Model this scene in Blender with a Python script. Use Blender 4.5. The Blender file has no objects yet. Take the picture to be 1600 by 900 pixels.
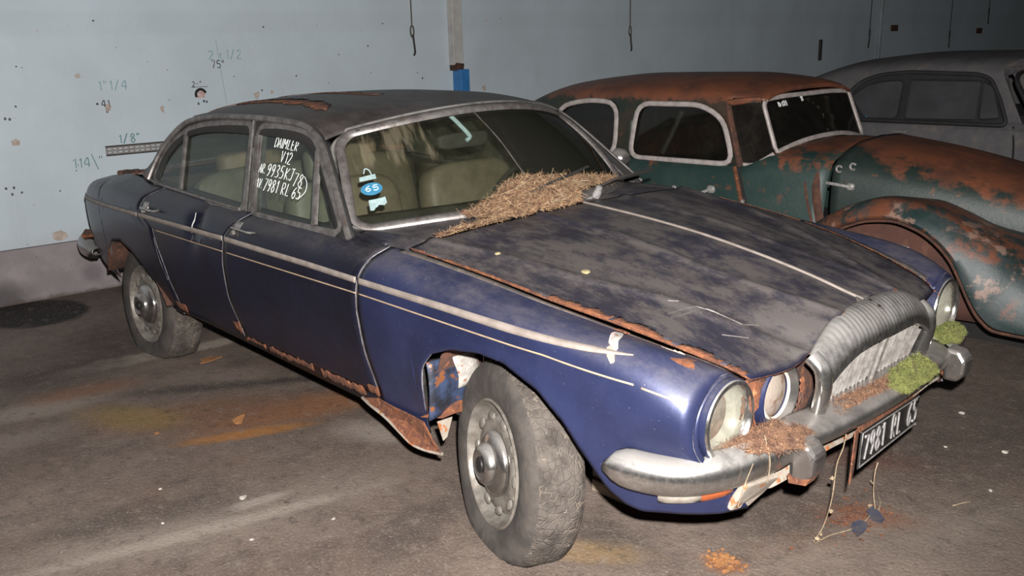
import bpy, bmesh, math, random
import numpy as np
from mathutils import Vector, Matrix

random.seed(7)
RNG = np.random.default_rng(7)
SC = bpy.context.scene
COL = SC.collection

# ------------------------------------------------------------------ camera
YAW, PITCH, ROLL, FPX = 2.3835, 0.2622, -0.0259, 1419.0
CAM = np.array([1.8915, -2.5518, 1.5393])
fw = np.array([math.cos(PITCH) * math.cos(YAW), math.cos(PITCH) * math.sin(YAW), -math.sin(PITCH)])
rt = np.array([math.sin(YAW), -math.cos(YAW), 0.0])
up = np.cross(rt, fw)
R2 = rt * math.cos(ROLL) + up * math.sin(ROLL)
U2 = up * math.cos(ROLL) - rt * math.sin(ROLL)
cd = bpy.data.cameras.new('camera')
cam = bpy.data.objects.new('camera', cd)
COL.objects.link(cam)
M = Matrix.Identity(4)
for i in range(3):
    M[i][0], M[i][1], M[i][2], M[i][3] = R2[i], U2[i], -fw[i], CAM[i]
cam.matrix_world = M
cd.sensor_fit = 'HORIZONTAL'
cd.sensor_width = 36.0
cd.lens = 36.0 * FPX / 1600.0
cd.clip_start = 0.05
cd.clip_end = 100
SC.camera = cam

# ------------------------------------------------------------------ light
w = bpy.data.worlds.new('hall_gloom')
SC.world = w
w.use_nodes = True
w.node_tree.nodes['Background'].inputs[0].default_value = (0.80, 0.88, 1.0, 1)
w.node_tree.nodes['Background'].inputs[1].default_value = 0.012
fl = bpy.data.lights.new('camera_flash', 'SPOT')   # the flash gun above the lens
fl.energy = 1500
fl.color = (1.0, 0.975, 0.95)
fl.spot_size = math.radians(112)
fl.spot_blend = 0.75
fl.shadow_soft_size = 0.022
flash = bpy.data.objects.new('camera_flash', fl)
COL.objects.link(flash)
fp = CAM + U2 * 0.13 + R2 * 0.05 - fw * 0.04
aim = (fw * 0.98 - R2 * 0.10 + U2 * 0.08)
flash.location = fp
flash.rotation_euler = Vector(aim).to_track_quat('-Z', 'Y').to_euler()

SC.view_settings.view_transform = 'Standard'
SC.view_settings.look = 'None'
SC.view_settings.gamma = 1.0
SC.view_settings.use_curve_mapping = False
SC.view_settings.exposure = 0.0

# ------------------------------------------------------------------ materials
class NT:
    def __init__(s, name):
        s.m = bpy.data.materials.new(name)
        s.m.use_nodes = True
        s.t = s.m.node_tree
        s.t.nodes.clear()
        s.out = s.t.nodes.new('ShaderNodeOutputMaterial')
        s._pos = None
        s._nrm = None

    def n(s, typ, **kw):
        nd = s.t.nodes.new(typ)
        for k, v in kw.items():
            if k.startswith('i_'):
                nd.inputs[k[2:].replace('_', ' ')].default_value = v
            else:
                setattr(nd, k, v)
        return nd

    def l(s, a, b):
        s.t.links.new(a, b)

    def pos(s):
        if s._pos is None:
            g = s.n('ShaderNodeNewGeometry')
            s._pos = g.outputs['Position']
            s._nrm = g.outputs['Normal']
        return s._pos

    def nrm(s):
        s.pos()
        return s._nrm

    def val(s, x, sock):
        if isinstance(x, (int, float)):
            sock.default_value = x
        elif isinstance(x, tuple):
            sock.default_value = (*x, 1) if len(x) == 3 and len(sock.default_value) == 4 else x
        else:
            s.l(x, sock)

    def math(s, op, a, b=0.0, c=0.0, clamp=False):
        nd = s.n('ShaderNodeMath', operation=op, use_clamp=clamp)
        s.val(a, nd.inputs[0]); s.val(b, nd.inputs[1]); s.val(c, nd.inputs[2])
        return nd.outputs[0]

    def noise(s, scale, detail=5.0, rough=0.55, vec=None, stretch=None, dist=0.0):
        nd = s.n('ShaderNodeTexNoise')
        nd.inputs['Scale'].default_value = scale
        nd.inputs['Detail'].default_value = detail
        nd.inputs['Roughness'].default_value = rough
        nd.inputs['Distortion'].default_value = dist
        v = vec if vec is not None else s.pos()
        if stretch:
            mp = s.n('ShaderNodeMapping')
            mp.inputs['Scale'].default_value = stretch
            s.l(v, mp.inputs['Vector'])
            v = mp.outputs[0]
        s.l(v, nd.inputs['Vector'])
        return nd.outputs['Fac']

    def ramp(s, f, lo, hi):
        nd = s.n('ShaderNodeMapRange', clamp=True, interpolation_type='SMOOTHSTEP')
        s.val(f, nd.inputs['Value'])
        nd.inputs['From Min'].default_value = lo
        nd.inputs['From Max'].default_value = hi
        return nd.outputs[0]

    def mix(s, f, a, b):
        nd = s.n('ShaderNodeMix', data_type='RGBA')
        s.val(f, nd.inputs[0]); s.val(a, nd.inputs[6]); s.val(b, nd.inputs[7])
        return nd.outputs[2]

    def sep(s):
        nd = s.n('ShaderNodeSeparateXYZ')
        s.l(s.pos(), nd.inputs[0])
        return nd.outputs

    def nz(s):
        nd = s.n('ShaderNodeSeparateXYZ')
        s.l(s.nrm(), nd.inputs[0])
        return nd.outputs[2]

    def bump(s, h, strength=0.3, dist=0.01):
        nd = s.n('ShaderNodeBump')
        nd.inputs['Strength'].default_value = strength
        nd.inputs['Distance'].default_value = dist
        s.l(h, nd.inputs['Height'])
        return nd.outputs[0]

    def bsdf(s, col, rough=0.5, metal=0.0, normal=None, spec=0.5, coat=0.0, coat_r=0.1):
        p = s.n('ShaderNodeBsdfPrincipled')
        s.val(col, p.inputs['Base Color'])
        s.val(rough, p.inputs['Roughness'])
        s.val(metal, p.inputs['Metallic'])
        p.inputs['Specular IOR Level'].default_value = spec
        s.val(coat, p.inputs['Coat Weight'])
        p.inputs['Coat Roughness'].default_value = coat_r
        if normal is not None:
            s.l(normal, p.inputs['Normal'])
        return p.outputs[0]

    def done(s, sh):
        s.l(sh, s.out.inputs[0])
        return s.m


def simple(name, c1, c2=None, scale=20, rough=0.6, metal=0.0, bump=0.0, lo=0.35, hi=0.65, spec=0.5, stretch=None, c3=None, s3=60, lo3=.55, hi3=.7):
    t = NT(name)
    col = c1
    f = t.noise(scale, 6, 0.6, stretch=stretch)
    if c2 is not None:
        col = t.mix(t.ramp(f, lo, hi), c1, c2)
    if c3 is not None:
        col = t.mix(t.ramp(t.noise(s3, 5, 0.65), lo3, hi3), col, c3)
    nr = t.bump(t.noise(scale * 3, 5, 0.65), bump, 0.01) if bump else None
    return t.done(t.bsdf(col, rough, metal, nr, spec))


def car_paint(name, base, base2, dust, dust_amt, rust=None, rust_lo=0.66, rough=0.36, metal=0.35):
    """paint with settled dust on what faces up, grime and flecks of rust"""
    t = NT(name)
    col = t.mix(t.ramp(t.noise(3.0, 4, 0.6), 0.35, 0.65), base, base2)
    big = t.noise(5.0, 6, 0.6)
    grime = t.ramp(t.math('ADD', t.math('MULTIPLY', big, 0.45), t.math('MULTIPLY', t.noise(19.0, 11, 0.78, stretch=(.45, 1, 1)), 0.55)), 0.40, 0.62)
    fine = t.ramp(t.noise(60.0, 6, 0.7), 0.38, 0.75)
    facing = t.ramp(t.nz(), 0.15, 0.85)
    d = t.math('MULTIPLY', facing, dust_amt)
    d = t.math('MULTIPLY', d, t.math('MULTIPLY_ADD', grime, 0.8, 0.30))
    d = t.math('ADD', d, t.math('MULTIPLY', t.math('MULTIPLY', grime, fine), 0.10))
    sp = t.ramp(t.noise(150.0, 2, 0.5), 0.745, 0.78)
    col = t.mix(t.math('MINIMUM', d, 0.92), col, dust)
    col = t.mix(t.math('MULTIPLY', sp, 0.55), col, (0.35, 0.33, 0.30))
    rg = t.math('MULTIPLY_ADD', t.math('MINIMUM', d, 1.0), 0.40, rough)
    mt = t.math('MULTIPLY', t.math('SUBTRACT', 1.0, t.math('MINIMUM', d, 1.0)), metal)
    if rust is not None:
        rm = t.ramp(t.noise(9.0, 10, 0.7), rust_lo, rust_lo + 0.025)
        col = t.mix(rm, col, rust)
        rg = t.math('MAXIMUM', rg, t.math('MULTIPLY', rm, 0.85))
        mt = t.math('MULTIPLY', mt, t.math('SUBTRACT', 1.0, rm))
    nr = t.bump(t.noise(90.0, 4, 0.6), 0.06, 0.004)
    return t.done(t.bsdf(col, rg, mt, nr, 0.5, 0.25, 0.25))


M_ = {}
M_['blue'] = car_paint('weathered_blue_paint', (0.0080, 0.0082, 0.017), (0.011, 0.012, 0.030), (0.056, 0.049, 0.048), 0.55, (0.20, 0.075, 0.03), 0.745)
M_['blue_wing'] = car_paint('metallic_blue_paint', (0.020, 0.025, 0.068), (0.028, 0.036, 0.096), (0.070, 0.062, 0.066), 0.62, (0.20, 0.075, 0.03), 0.76, metal=0.45)
M_['blue_dusty'] = car_paint('dust_covered_blue_paint', (0.0095, 0.0105, 0.025), (0.013, 0.015, 0.038), (0.066, 0.056, 0.052), 1.05, (0.20, 0.075, 0.03), 0.77)
M_['roof'] = car_paint('dusty_black_vinyl', (0.014, 0.012, 0.012), (0.022, 0.018, 0.017), (0.048, 0.038, 0.034), 0.80, (0.19, 0.07, 0.03), 0.70, rough=0.55, metal=0.0)
M_['edge'] = simple('chipped_paint_edge', (0.20, 0.19, 0.20), (0.07, 0.06, 0.08), 30, 0.6)
M_['rust'] = simple('flaking_rust', (0.17, 0.058, 0.023), (0.075, 0.026, 0.014), 26, 0.9, 0, 0.8, c3=(0.30, 0.125, 0.052), s3=55)
M_['rust_dark'] = simple('dark_rust', (0.085, 0.034, 0.020), (0.045, 0.022, 0.016), 18, 0.9, 0, 0.5, c3=(0.15, 0.055, 0.025), s3=40)
M_['rust_pale'] = simple('rusty_beige_paint', (0.27, 0.235, 0.195), (0.20, 0.165, 0.135), 12, 0.7, 0, 0.3, c3=(0.26, 0.095, 0.03), s3=22, lo3=.56, hi3=.62)
M_['black'] = simple('black_interior_shade', (0.008, 0.008, 0.008), (0.014, 0.012, 0.011), 10, 0.9)
M_['chrome_plain'] = simple('dull_chrome', (0.27, 0.255, 0.245), (0.155, 0.145, 0.135), 11, 0.24, 0.55, 0.06, c3=(0.12, 0.095, 0.075), s3=26, lo3=.60, hi3=.74)
M_['chrome'] = car_paint('dusty_chrome', (0.46, 0.44, 0.42), (0.32, 0.30, 0.28), (0.145, 0.133, 0.122), 0.75, (0.17, 0.10, 0.06), 0.76, rough=0.16, metal=0.95)
M_['chrome_dark'] = car_paint('dusty_dark_chrome', (0.34, 0.32, 0.30), (0.22, 0.20, 0.19), (0.115, 0.10, 0.09), 0.80, (0.15, 0.08, 0.05), 0.74, rough=0.22, metal=0.9)
M_['chrome_old'] = simple('tarnished_chrome', (0.135, 0.125, 0.12), (0.075, 0.066, 0.06), 12, 0.35, 0.4, 0.15, c3=(0.19, 0.175, 0.16), s3=40)
M_['frame'] = simple('dusty_chrome_frame', (0.20, 0.185, 0.175), (0.12, 0.105, 0.10), 25, 0.42, 0.55, 0.1, c3=(0.16, 0.09, 0.055), s3=50, lo3=.62, hi3=.72)
M_['strip'] = simple('dusty_trim', (0.25, 0.21, 0.185), (0.185, 0.155, 0.135), 20, 0.6, 0.1)
M_['pin'] = simple('gold_coachline', (0.34, 0.25, 0.16), (0.26, 0.19, 0.14), 30, 0.6)
M_['slat'] = simple('grille_slat_metal', (0.30, 0.28, 0.26), (0.18, 0.16, 0.145), 30, 0.42, 0.45, 0.1, c3=(0.20, 0.15, 0.11), s3=45, lo3=.6, hi3=.72)
M_['rubber'] = simple('perished_rubber', (0.062, 0.052, 0.045), (0.034, 0.029, 0.025), 14, 0.85, 0, 0.3)
M_['leather'] = simple('beige_leather', (0.135, 0.118, 0.078), (0.095, 0.082, 0.053), 9, 0.6, 0, 0.15)
M_['leather_brown'] = simple('brown_leather', (0.22, 0.155, 0.095), (0.17, 0.115, 0.07), 9, 0.6, 0, 0.15)
M_['carpet'] = simple('dark_carpet', (0.03, 0.026, 0.02), (0.018, 0.016, 0.013), 60, 0.95)
M_['dash'] = simple('dash_top_vinyl', (0.020, 0.020, 0.016), (0.030, 0.030, 0.024), 25, 0.8)
M_['plate'] = simple('black_plate', (0.008, 0.008, 0.008), (0.016, 0.014, 0.013), 40, 0.45)
M_['silver'] = simple('silver_paint', (0.30, 0.29, 0.28), (0.19, 0.175, 0.165), 60, 0.5, 0.2)
M_['chalk'] = simple('white_marker', (0.80, 0.82, 0.80), (0.62, 0.64, 0.62), 120, 0.8)
M_['ink_green'] = simple('faded_green_ink', (0.06, 0.17, 0.16), (0.16, 0.27, 0.26), 60, 0.8)
M_['ink_pale'] = simple('pale_green_ink', (0.13, 0.27, 0.26), (0.23, 0.34, 0.34), 60, 0.8)
M_['ink_black'] = simple('black_ink', (0.03, 0.035, 0.045), (0.10, 0.12, 0.13), 60, 0.8)
M_['orange'] = simple('orange_lens', (0.26, 0.060, 0.018), (0.18, 0.045, 0.018), 20, 0.3)
M_['lens_white'] = simple('clear_lens', (0.22, 0.195, 0.165), (0.15, 0.13, 0.11), 20, 0.3)
M_['reflector'] = simple('lamp_reflector', (0.27, 0.26, 0.225), (0.18, 0.172, 0.145), 18, 0.20, 0.2)
M_['lampdirt'] = simple('rusty_lamp_face', (0.25, 0.205, 0.17), (0.14, 0.08, 0.05), 22, 0.6, 0, 0.2, 0.48, 0.66)
M_['bulbring'] = simple('white_lamp_ring', (0.52, 0.48, 0.42), (0.50, 0.42, 0.35), 40, 0.5)
M_['white'] = simple('chipped_white_primer', (0.40, 0.37, 0.34), (0.26, 0.235, 0.21), 30, 0.8, 0, 0.3, c3=(0.21, 0.075, 0.03), s3=38, lo3=.6, hi3=.64)
M_['pink'] = simple('pink_primer', (0.36, 0.17, 0.16), (0.50, 0.40, 0.38), 30, 0.8, 0, 0.3)
M_['bluetrim'] = simple('blue_sticker', (0.06, 0.28, 0.52), (0.04, 0.22, 0.45), 60, 0.6)
M_['paper'] = simple('pale_sticker_paper', (0.50, 0.62, 0.70), (0.38, 0.50, 0.58), 60, 0.8)
M_['paleblue'] = simple('pale_blue_bracket', (0.36, 0.48, 0.50), (0.26, 0.36, 0.38), 40, 0.6)
M_['steel'] = simple('galvanised_rail', (0.25, 0.235, 0.225), (0.18, 0.165, 0.155), 30, 0.6, 0.3)
M_['cord'] = simple('old_cord', (0.10, 0.085, 0.06), (0.06, 0.05, 0.04), 60, 0.9)
M_['iron'] = simple('dark_iron', (0.05, 0.045, 0.042), (0.035, 0.03, 0.028), 40, 0.7, 0.3)
M_['wood'] = simple('grey_wood', (0.33, 0.27, 0.20), (0.22, 0.17, 0.12), 10, 0.9, 0, 0.3, stretch=(1, 8, 8))
M_['straw'] = simple('dry_needles', (0.26, 0.165, 0.09), (0.13, 0.070, 0.036), 40, 0.9, c3=(0.44, 0.33, 0.21), s3=70)
M_['litter'] = simple('needle_litter', (0.19, 0.095, 0.048), (0.09, 0.042, 0.024), 40, 0.9, 0, 0.9, c3=(0.42, 0.27, 0.16), s3=70)
M_['litter_needle'] = simple('brown_needles', (0.15, 0.075, 0.040), (0.075, 0.036, 0.022), 40, 0.9, c3=(0.24, 0.15, 0.09), s3=70)
M_['moss'] = simple('green_moss', (0.085, 0.098, 0.022), (0.145, 0.150, 0.040), 40, 0.95, 0, 0.6, c3=(0.075, 0.062, 0.025), s3=30)
M_['stem'] = simple('dry_stem', (0.30, 0.23, 0.15), (0.18, 0.13, 0.08), 40, 0.9)
M_['stone'] = simple('pale_stone', (0.42, 0.38, 0.34), (0.30, 0.27, 0.24), 40, 0.9)
M_['leaf'] = simple('orange_flake', (0.30, 0.135, 0.045), (0.20, 0.085, 0.03), 30, 0.9)
M_['blueflake'] = simple('dark_paint_flake', (0.030, 0.034, 0.06), (0.05, 0.045, 0.05), 30, 0.8)


def mat_floor():
    t = NT('stained_concrete')
    X, Y, Z = t.sep()
    n1 = t.noise(0.9, 6, 0.6)
    n2 = t.noise(5.0, 8, 0.7)
    col = t.mix(t.ramp(n1, 0.36, 0.66), (0.112, 0.081, 0.065), (0.172, 0.130, 0.107))
    col = t.mix(t.math('MULTIPLY', t.ramp(n2, 0.42, 0.70), 0.55), col, (0.068, 0.053, 0.044))
    col = t.mix(t.math('MULTIPLY', t.ramp(t.noise(2.2, 6, 0.65), 0.55, 0.72), 0.35), col, (0.150, 0.085, 0.057))
    dn = t.n('ShaderNodeMapping')
    dn.inputs['Rotation'].default_value = (0, 0, -1.25)
    t.l(t.pos(), dn.inputs['Vector'])
    streak = t.noise(1.3, 5, 0.6, vec=dn.outputs[0], stretch=(0.5, 3.5, 1))
    col = t.mix(t.math('MULTIPLY', t.ramp(streak, 0.56, 0.72), 0.40), col, (0.215, 0.180, 0.150))

    def blob(cx, cy, rx, ry, ang, c, amt, soft=0.35, ns=4.0, na=0.5):
        nonlocal col
        ca, sa = math.cos(ang), math.sin(ang)
        dx = t.math('ADD', X, -cx)
        dy = t.math('ADD', Y, -cy)
        u = t.math('ADD', t.math('MULTIPLY', dx, ca / rx), t.math('MULTIPLY', dy, sa / rx))
        v = t.math('ADD', t.math('MULTIPLY', dx, -sa / ry), t.math('MULTIPLY', dy, ca / ry))
        r = t.math('SQRT', t.math('ADD', t.math('MULTIPLY', u, u), t.math('MULTIPLY', v, v)))
        r = t.math('ADD', r, t.math('MULTIPLY', t.math('ADD', t.noise(ns, 10, 0.72), -0.5), na * 2.4))
        f = t.math('SUBTRACT', 1.0, t.ramp(r, 1.0 - soft, 1.0 + soft))
        col = t.mix(t.math('MULTIPLY', f, amt), col, c)
    STAINS = [
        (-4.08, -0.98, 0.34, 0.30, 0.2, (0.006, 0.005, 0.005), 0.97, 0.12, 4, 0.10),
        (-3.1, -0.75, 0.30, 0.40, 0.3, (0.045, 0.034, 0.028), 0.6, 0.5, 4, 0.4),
        (-2.75, -0.98, 0.30, 0.075, 1.45, (0.32, 0.27, 0.22), 0.9, 0.5, 7, 0.4),
        (-2.66, -0.50, 0.16, 0.060, 1.60, (0.34, 0.29, 0.24), 0.9, 0.4, 7, 0.4),
        (-2.38, -1.46, 0.26, 0.11, 1.5, (0.25, 0.21, 0.175), 0.75, 0.6, 6, 0.5),
        (-2.10, -1.75, 0.30, 0.10, 1.4, (0.22, 0.185, 0.155), 0.5, 0.6, 6, 0.5),
        (-1.48, -0.58, 0.50, 0.13, 1.35, (0.215, 0.090, 0.036), 0.85, 0.6, 5, 0.4),
        (-1.42, -0.95, 0.26, 0.045, 1.15, (0.30, 0.125, 0.030), 0.85, 0.5, 8, 0.4),
        (-1.75, -0.95, 0.40, 0.16, 1.1, (0.165, 0.078, 0.042), 0.7, 0.6, 5, 0.5),
        (-2.45, -1.25, 0.22, 0.09, 1.37, (0.19, 0.085, 0.045), 0.7, 0.6, 6, 0.5),
        (-1.96, -1.22, 0.24, 0.12, 0.5, (0.21, 0.135, 0.045), 0.75, 0.6, 6, 0.5),
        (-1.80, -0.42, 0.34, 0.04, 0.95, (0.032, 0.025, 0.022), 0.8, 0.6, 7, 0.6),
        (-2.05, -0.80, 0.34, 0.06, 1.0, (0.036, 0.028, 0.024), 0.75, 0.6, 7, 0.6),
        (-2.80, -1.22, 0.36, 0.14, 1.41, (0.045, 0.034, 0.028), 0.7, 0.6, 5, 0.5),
        (-2.15, -0.70, 0.25, 0.10, 0.8, (0.19, 0.155, 0.13), 0.5, 0.6, 6, 0.6),
        (-0.80, -1.42, 0.48, 0.035, 1.30, (0.30, 0.25, 0.21), 0.8, 0.6, 7, 0.5),
        (-0.86, -1.50, 0.60, 0.14, 1.30, (0.235, 0.195, 0.163), 0.45, 0.7, 6, 0.6),
        (-1.02, -0.55, 0.20, 0.10, 0.5, (0.29, 0.245, 0.21), 0.7, 0.6, 7, 0.6),
        (-0.86, -1.22, 0.10, 0.03, 1.4, (0.30, 0.25, 0.215), 0.8, 0.5, 10, 0.5),
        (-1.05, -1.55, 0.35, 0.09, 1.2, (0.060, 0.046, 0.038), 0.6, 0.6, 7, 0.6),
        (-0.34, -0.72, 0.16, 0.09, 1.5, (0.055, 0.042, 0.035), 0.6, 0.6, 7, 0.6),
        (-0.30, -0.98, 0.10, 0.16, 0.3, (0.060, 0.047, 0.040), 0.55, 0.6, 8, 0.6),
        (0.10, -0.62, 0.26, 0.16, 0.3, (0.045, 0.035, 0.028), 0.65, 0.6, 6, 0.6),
        (0.20, -0.66, 0.16, 0.06, 0.6, (0.24, 0.155, 0.075), 0.7, 0.6, 9, 0.6),
        (0.545, -0.42, 0.060, 0.045, 0.3, (0.20, 0.075, 0.025), 0.9, 0.6, 22, 0.7),
        (0.72, 0.14, 0.15, 0.07, 0.6, (0.17, 0.062, 0.030), 0.8, 0.6, 14, 0.7),
        (0.50, 0.55, 0.20, 0.10, 0.4, (0.12, 0.046, 0.030), 0.7, 0.6, 9, 0.6),
        (0.6, 1.0, 0.9, 0.5, 0.4, (0.045, 0.035, 0.029), 0.5, 0.6, 3, 0.5),
        (0.98, 0.30, 0.40, 0.20, 1.2, (0.165, 0.135, 0.11), 0.45, 0.7, 5, 0.6),
        (0.50, -0.05, 0.22, 0.12, 1.0, (0.052, 0.040, 0.034), 0.5, 0.6, 6, 0.6),
    ]
    for s_ in STAINS:
        blob(*s_)
    mid = t.noise(16.0, 10, 0.78)
    col = t.mix(t.math('MULTIPLY', t.ramp(mid, 0.52, 0.66), 0.55), col, (0.205, 0.168, 0.140))
    col = t.mix(t.math('MULTIPLY', t.ramp(mid, 0.48, 0.34), 0.65), col, (0.042, 0.033, 0.028))
    grit = t.ramp(t.noise(110.0, 3, 0.6), 0.52, 0.68)
    col = t.mix(t.math('MULTIPLY', grit, 0.45), col, (0.25, 0.21, 0.18))
    dk = t.ramp(t.noise(85.0, 3, 0.6), 0.58, 0.70)
    col = t.mix(t.math('MULTIPLY', dk, 0.5), col, (0.045, 0.035, 0.030))
    chips = t.ramp(t.noise(48.0, 3, 0.55), 0.70, 0.72)
    col = t.mix(t.math('MULTIPLY', chips, 0.7), col, (0.30, 0.26, 0.225))
    h = t.math('ADD', t.noise(70.0, 6, 0.7), t.math('MULTIPLY', t.noise(6.0, 5, 0.6), 0.9))
    return t.done(t.bsdf(col, 0.80, 0, t.bump(h, 0.5, 0.014), 0.3))


def mat_wall():
    t = NT('pale_blue_limewash')
    X, Y, Z = t.sep()
    col = t.mix(t.ramp(t.noise(1.1, 5, 0.6), 0.35, 0.68), (0.465, 0.53, 0.57), (0.415, 0.47, 0.505))
    col = t.mix(t.math('MULTIPLY', t.ramp(t.noise(3.2, 7, 0.65, stretch=(1, 1, 0.35)), 0.55, 0.78), 0.35), col, (0.34, 0.37, 0.385))
    band = t.ramp(t.math('ABSOLUTE', t.math('ADD', Z, -1.74)), 0.055, 0.09)
    col = t.mix(t.math('MULTIPLY', t.math('SUBTRACT', 1.0, band), 0.10), col, (0.30, 0.33, 0.35))
    lowdirt = t.math('MULTIPLY', t.ramp(t.math('ADD', Z, t.math('MULTIPLY', t.noise(4.0, 5, 0.6), 0.25)), 0.62, 0.40), 0.35)
    col = t.mix(lowdirt, col, (0.30, 0.27, 0.26))
    spots = t.ramp(t.noise(9.0, 3, 0.55), 0.735, 0.76)
    col = t.mix(t.math('MULTIPLY', spots, 0.55), col, (0.40, 0.30, 0.25))
    dots = t.ramp(t.noise(34.0, 2, 0.5), 0.765, 0.785)
    col = t.mix(t.math('MULTIPLY', dots, 0.7), col, (0.12, 0.11, 0.12))
    streak = t.ramp(t.noise(6.0, 4, 0.6, stretch=(1, 1, 0.06)), 0.63, 0.74)
    col = t.mix(t.math('MULTIPLY', streak, 0.12), col, (0.25, 0.27, 0.28))
    return t.done(t.bsdf(col, 0.75, 0, t.bump(t.noise(35.0, 6, 0.65), 0.12, 0.01), 0.25))


def mat_plinth():
    t = NT('grey_cement_plinth')
    X, Y, Z = t.sep()
    col = t.mix(t.ramp(t.noise(4.0, 6, 0.6), 0.35, 0.65), (0.26, 0.225, 0.23), (0.20, 0.175, 0.178))
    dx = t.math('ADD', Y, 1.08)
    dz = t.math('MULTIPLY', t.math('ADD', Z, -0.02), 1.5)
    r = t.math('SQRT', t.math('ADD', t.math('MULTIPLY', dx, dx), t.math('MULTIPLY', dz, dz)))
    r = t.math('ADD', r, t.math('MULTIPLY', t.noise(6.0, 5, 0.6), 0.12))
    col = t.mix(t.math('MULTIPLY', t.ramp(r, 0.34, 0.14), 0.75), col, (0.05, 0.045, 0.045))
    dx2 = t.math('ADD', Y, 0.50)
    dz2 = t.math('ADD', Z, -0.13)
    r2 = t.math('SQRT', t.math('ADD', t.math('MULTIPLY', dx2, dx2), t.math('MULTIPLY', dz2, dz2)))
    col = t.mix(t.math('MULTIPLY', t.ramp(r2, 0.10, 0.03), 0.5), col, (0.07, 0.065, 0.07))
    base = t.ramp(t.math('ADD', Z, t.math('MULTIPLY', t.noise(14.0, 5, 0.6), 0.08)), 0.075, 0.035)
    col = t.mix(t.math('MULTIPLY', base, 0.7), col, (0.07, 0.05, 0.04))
    sp = t.ramp(t.noise(26.0, 3, 0.55), 0.71, 0.73)
    col = t.mix(t.math('MULTIPLY', sp, 0.6), col, (0.07, 0.055, 0.05))
    return t.done(t.bsdf(col, 0.85, 0, t.bump(t.noise(40.0, 6, 0.7), 0.3, 0.01), 0.25))


def mat_glass(name, tint=(0.80, 0.86, 0.82), dirt=0.10, dirtcol=(0.20, 0.22, 0.17), streak=False, left_dark=False, refl=1.0):
    t = NT(name)
    tr = t.n('ShaderNodeBsdfTransparent')
    tr.inputs[0].default_value = (*tint, 1)
    gl = t.n('ShaderNodeBsdfGlossy')
    gl.inputs['Roughness'].default_value = 0.04
    gl.inputs['Color'].default_value = (refl, refl, refl, 1)
    fr = t.n('ShaderNodeFresnel')
    gb = t.n('ShaderNodeNewGeometry')
    t.l(t.math('SUBTRACT', 1.45, t.math('MULTIPLY', gb.outputs['Backfacing'], 1.45 - 1 / 1.45)), fr.inputs[0])   # one sheet, same both ways
    m1 = t.n('ShaderNodeMixShader')
    t.l(fr.outputs[0], m1.inputs[0]); t.l(tr.outputs[0], m1.inputs[1]); t.l(gl.outputs[0], m1.inputs[2])
    df = t.n('ShaderNodeBsdfDiffuse')
    m2 = t.n('ShaderNodeMixShader')
    f = t.math('MULTIPLY_ADD', t.ramp(t.noise(7.0, 7, 0.7), 0.35, 0.75), dirt, dirt * 0.5)
    dcol = dirtcol
    X, Y, Z = t.sep()
    if left_dark:      # one half of the screen is coloured darker, up to the old crack
        edge = t.math('ADD', Y, t.math('MULTIPLY_ADD', t.math('ADD', Z, -1.0), -0.04, 0.105))
        g = t.ramp(edge, 0.0, 0.012)
        g = t.math('MULTIPLY', g, t.math('MULTIPLY_ADD', t.noise(4.0, 6, 0.6), 0.25, 0.66))
        f = t.math('MAXIMUM', f, g)
        dcol = t.mix(t.ramp(edge, 0.0, 0.012), dirtcol, (0.016, 0.016, 0.012))
    if streak:         # pale reflected stripes painted into the glass colour, top of the passenger side
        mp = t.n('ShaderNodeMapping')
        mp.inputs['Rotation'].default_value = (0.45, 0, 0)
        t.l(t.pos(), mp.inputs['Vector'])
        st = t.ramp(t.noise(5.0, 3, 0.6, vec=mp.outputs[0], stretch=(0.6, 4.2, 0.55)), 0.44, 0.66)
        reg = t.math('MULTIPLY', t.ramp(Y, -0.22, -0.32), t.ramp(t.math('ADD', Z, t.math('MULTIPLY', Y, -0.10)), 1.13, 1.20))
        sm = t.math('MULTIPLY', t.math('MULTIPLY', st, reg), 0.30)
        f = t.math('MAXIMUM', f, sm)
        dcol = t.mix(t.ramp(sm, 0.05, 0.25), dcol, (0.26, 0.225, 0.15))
    t.val(dcol, df.inputs[0])
    t.val(f, m2.inputs[0])
    t.l(m1.outputs[0], m2.inputs[1]); t.l(df.outputs[0], m2.inputs[2])
    return t.done(m2.outputs[0])


M_['floor'] = mat_floor()
M_['wall'] = mat_wall()
M_['plinth'] = mat_plinth()
M_['glass'] = mat_glass('dirty_side_glass', (0.74, 0.82, 0.78), 0.20, (0.085, 0.098, 0.080))
M_['glass_film'] = mat_glass('filmed_over_glass', (0.45, 0.48, 0.42), 0.75, (0.075, 0.078, 0.052))
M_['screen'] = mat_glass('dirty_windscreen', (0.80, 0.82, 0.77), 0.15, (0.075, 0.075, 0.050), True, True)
M_['glass_old'] = mat_glass('grimy_old_glass', (0.42, 0.42, 0.38), 0.35, (0.020, 0.018, 0.015))
M_['lampglass'] = mat_glass('headlamp_glass', (0.95, 0.95, 0.92), 0.13, (0.55, 0.52, 0.42))


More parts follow.
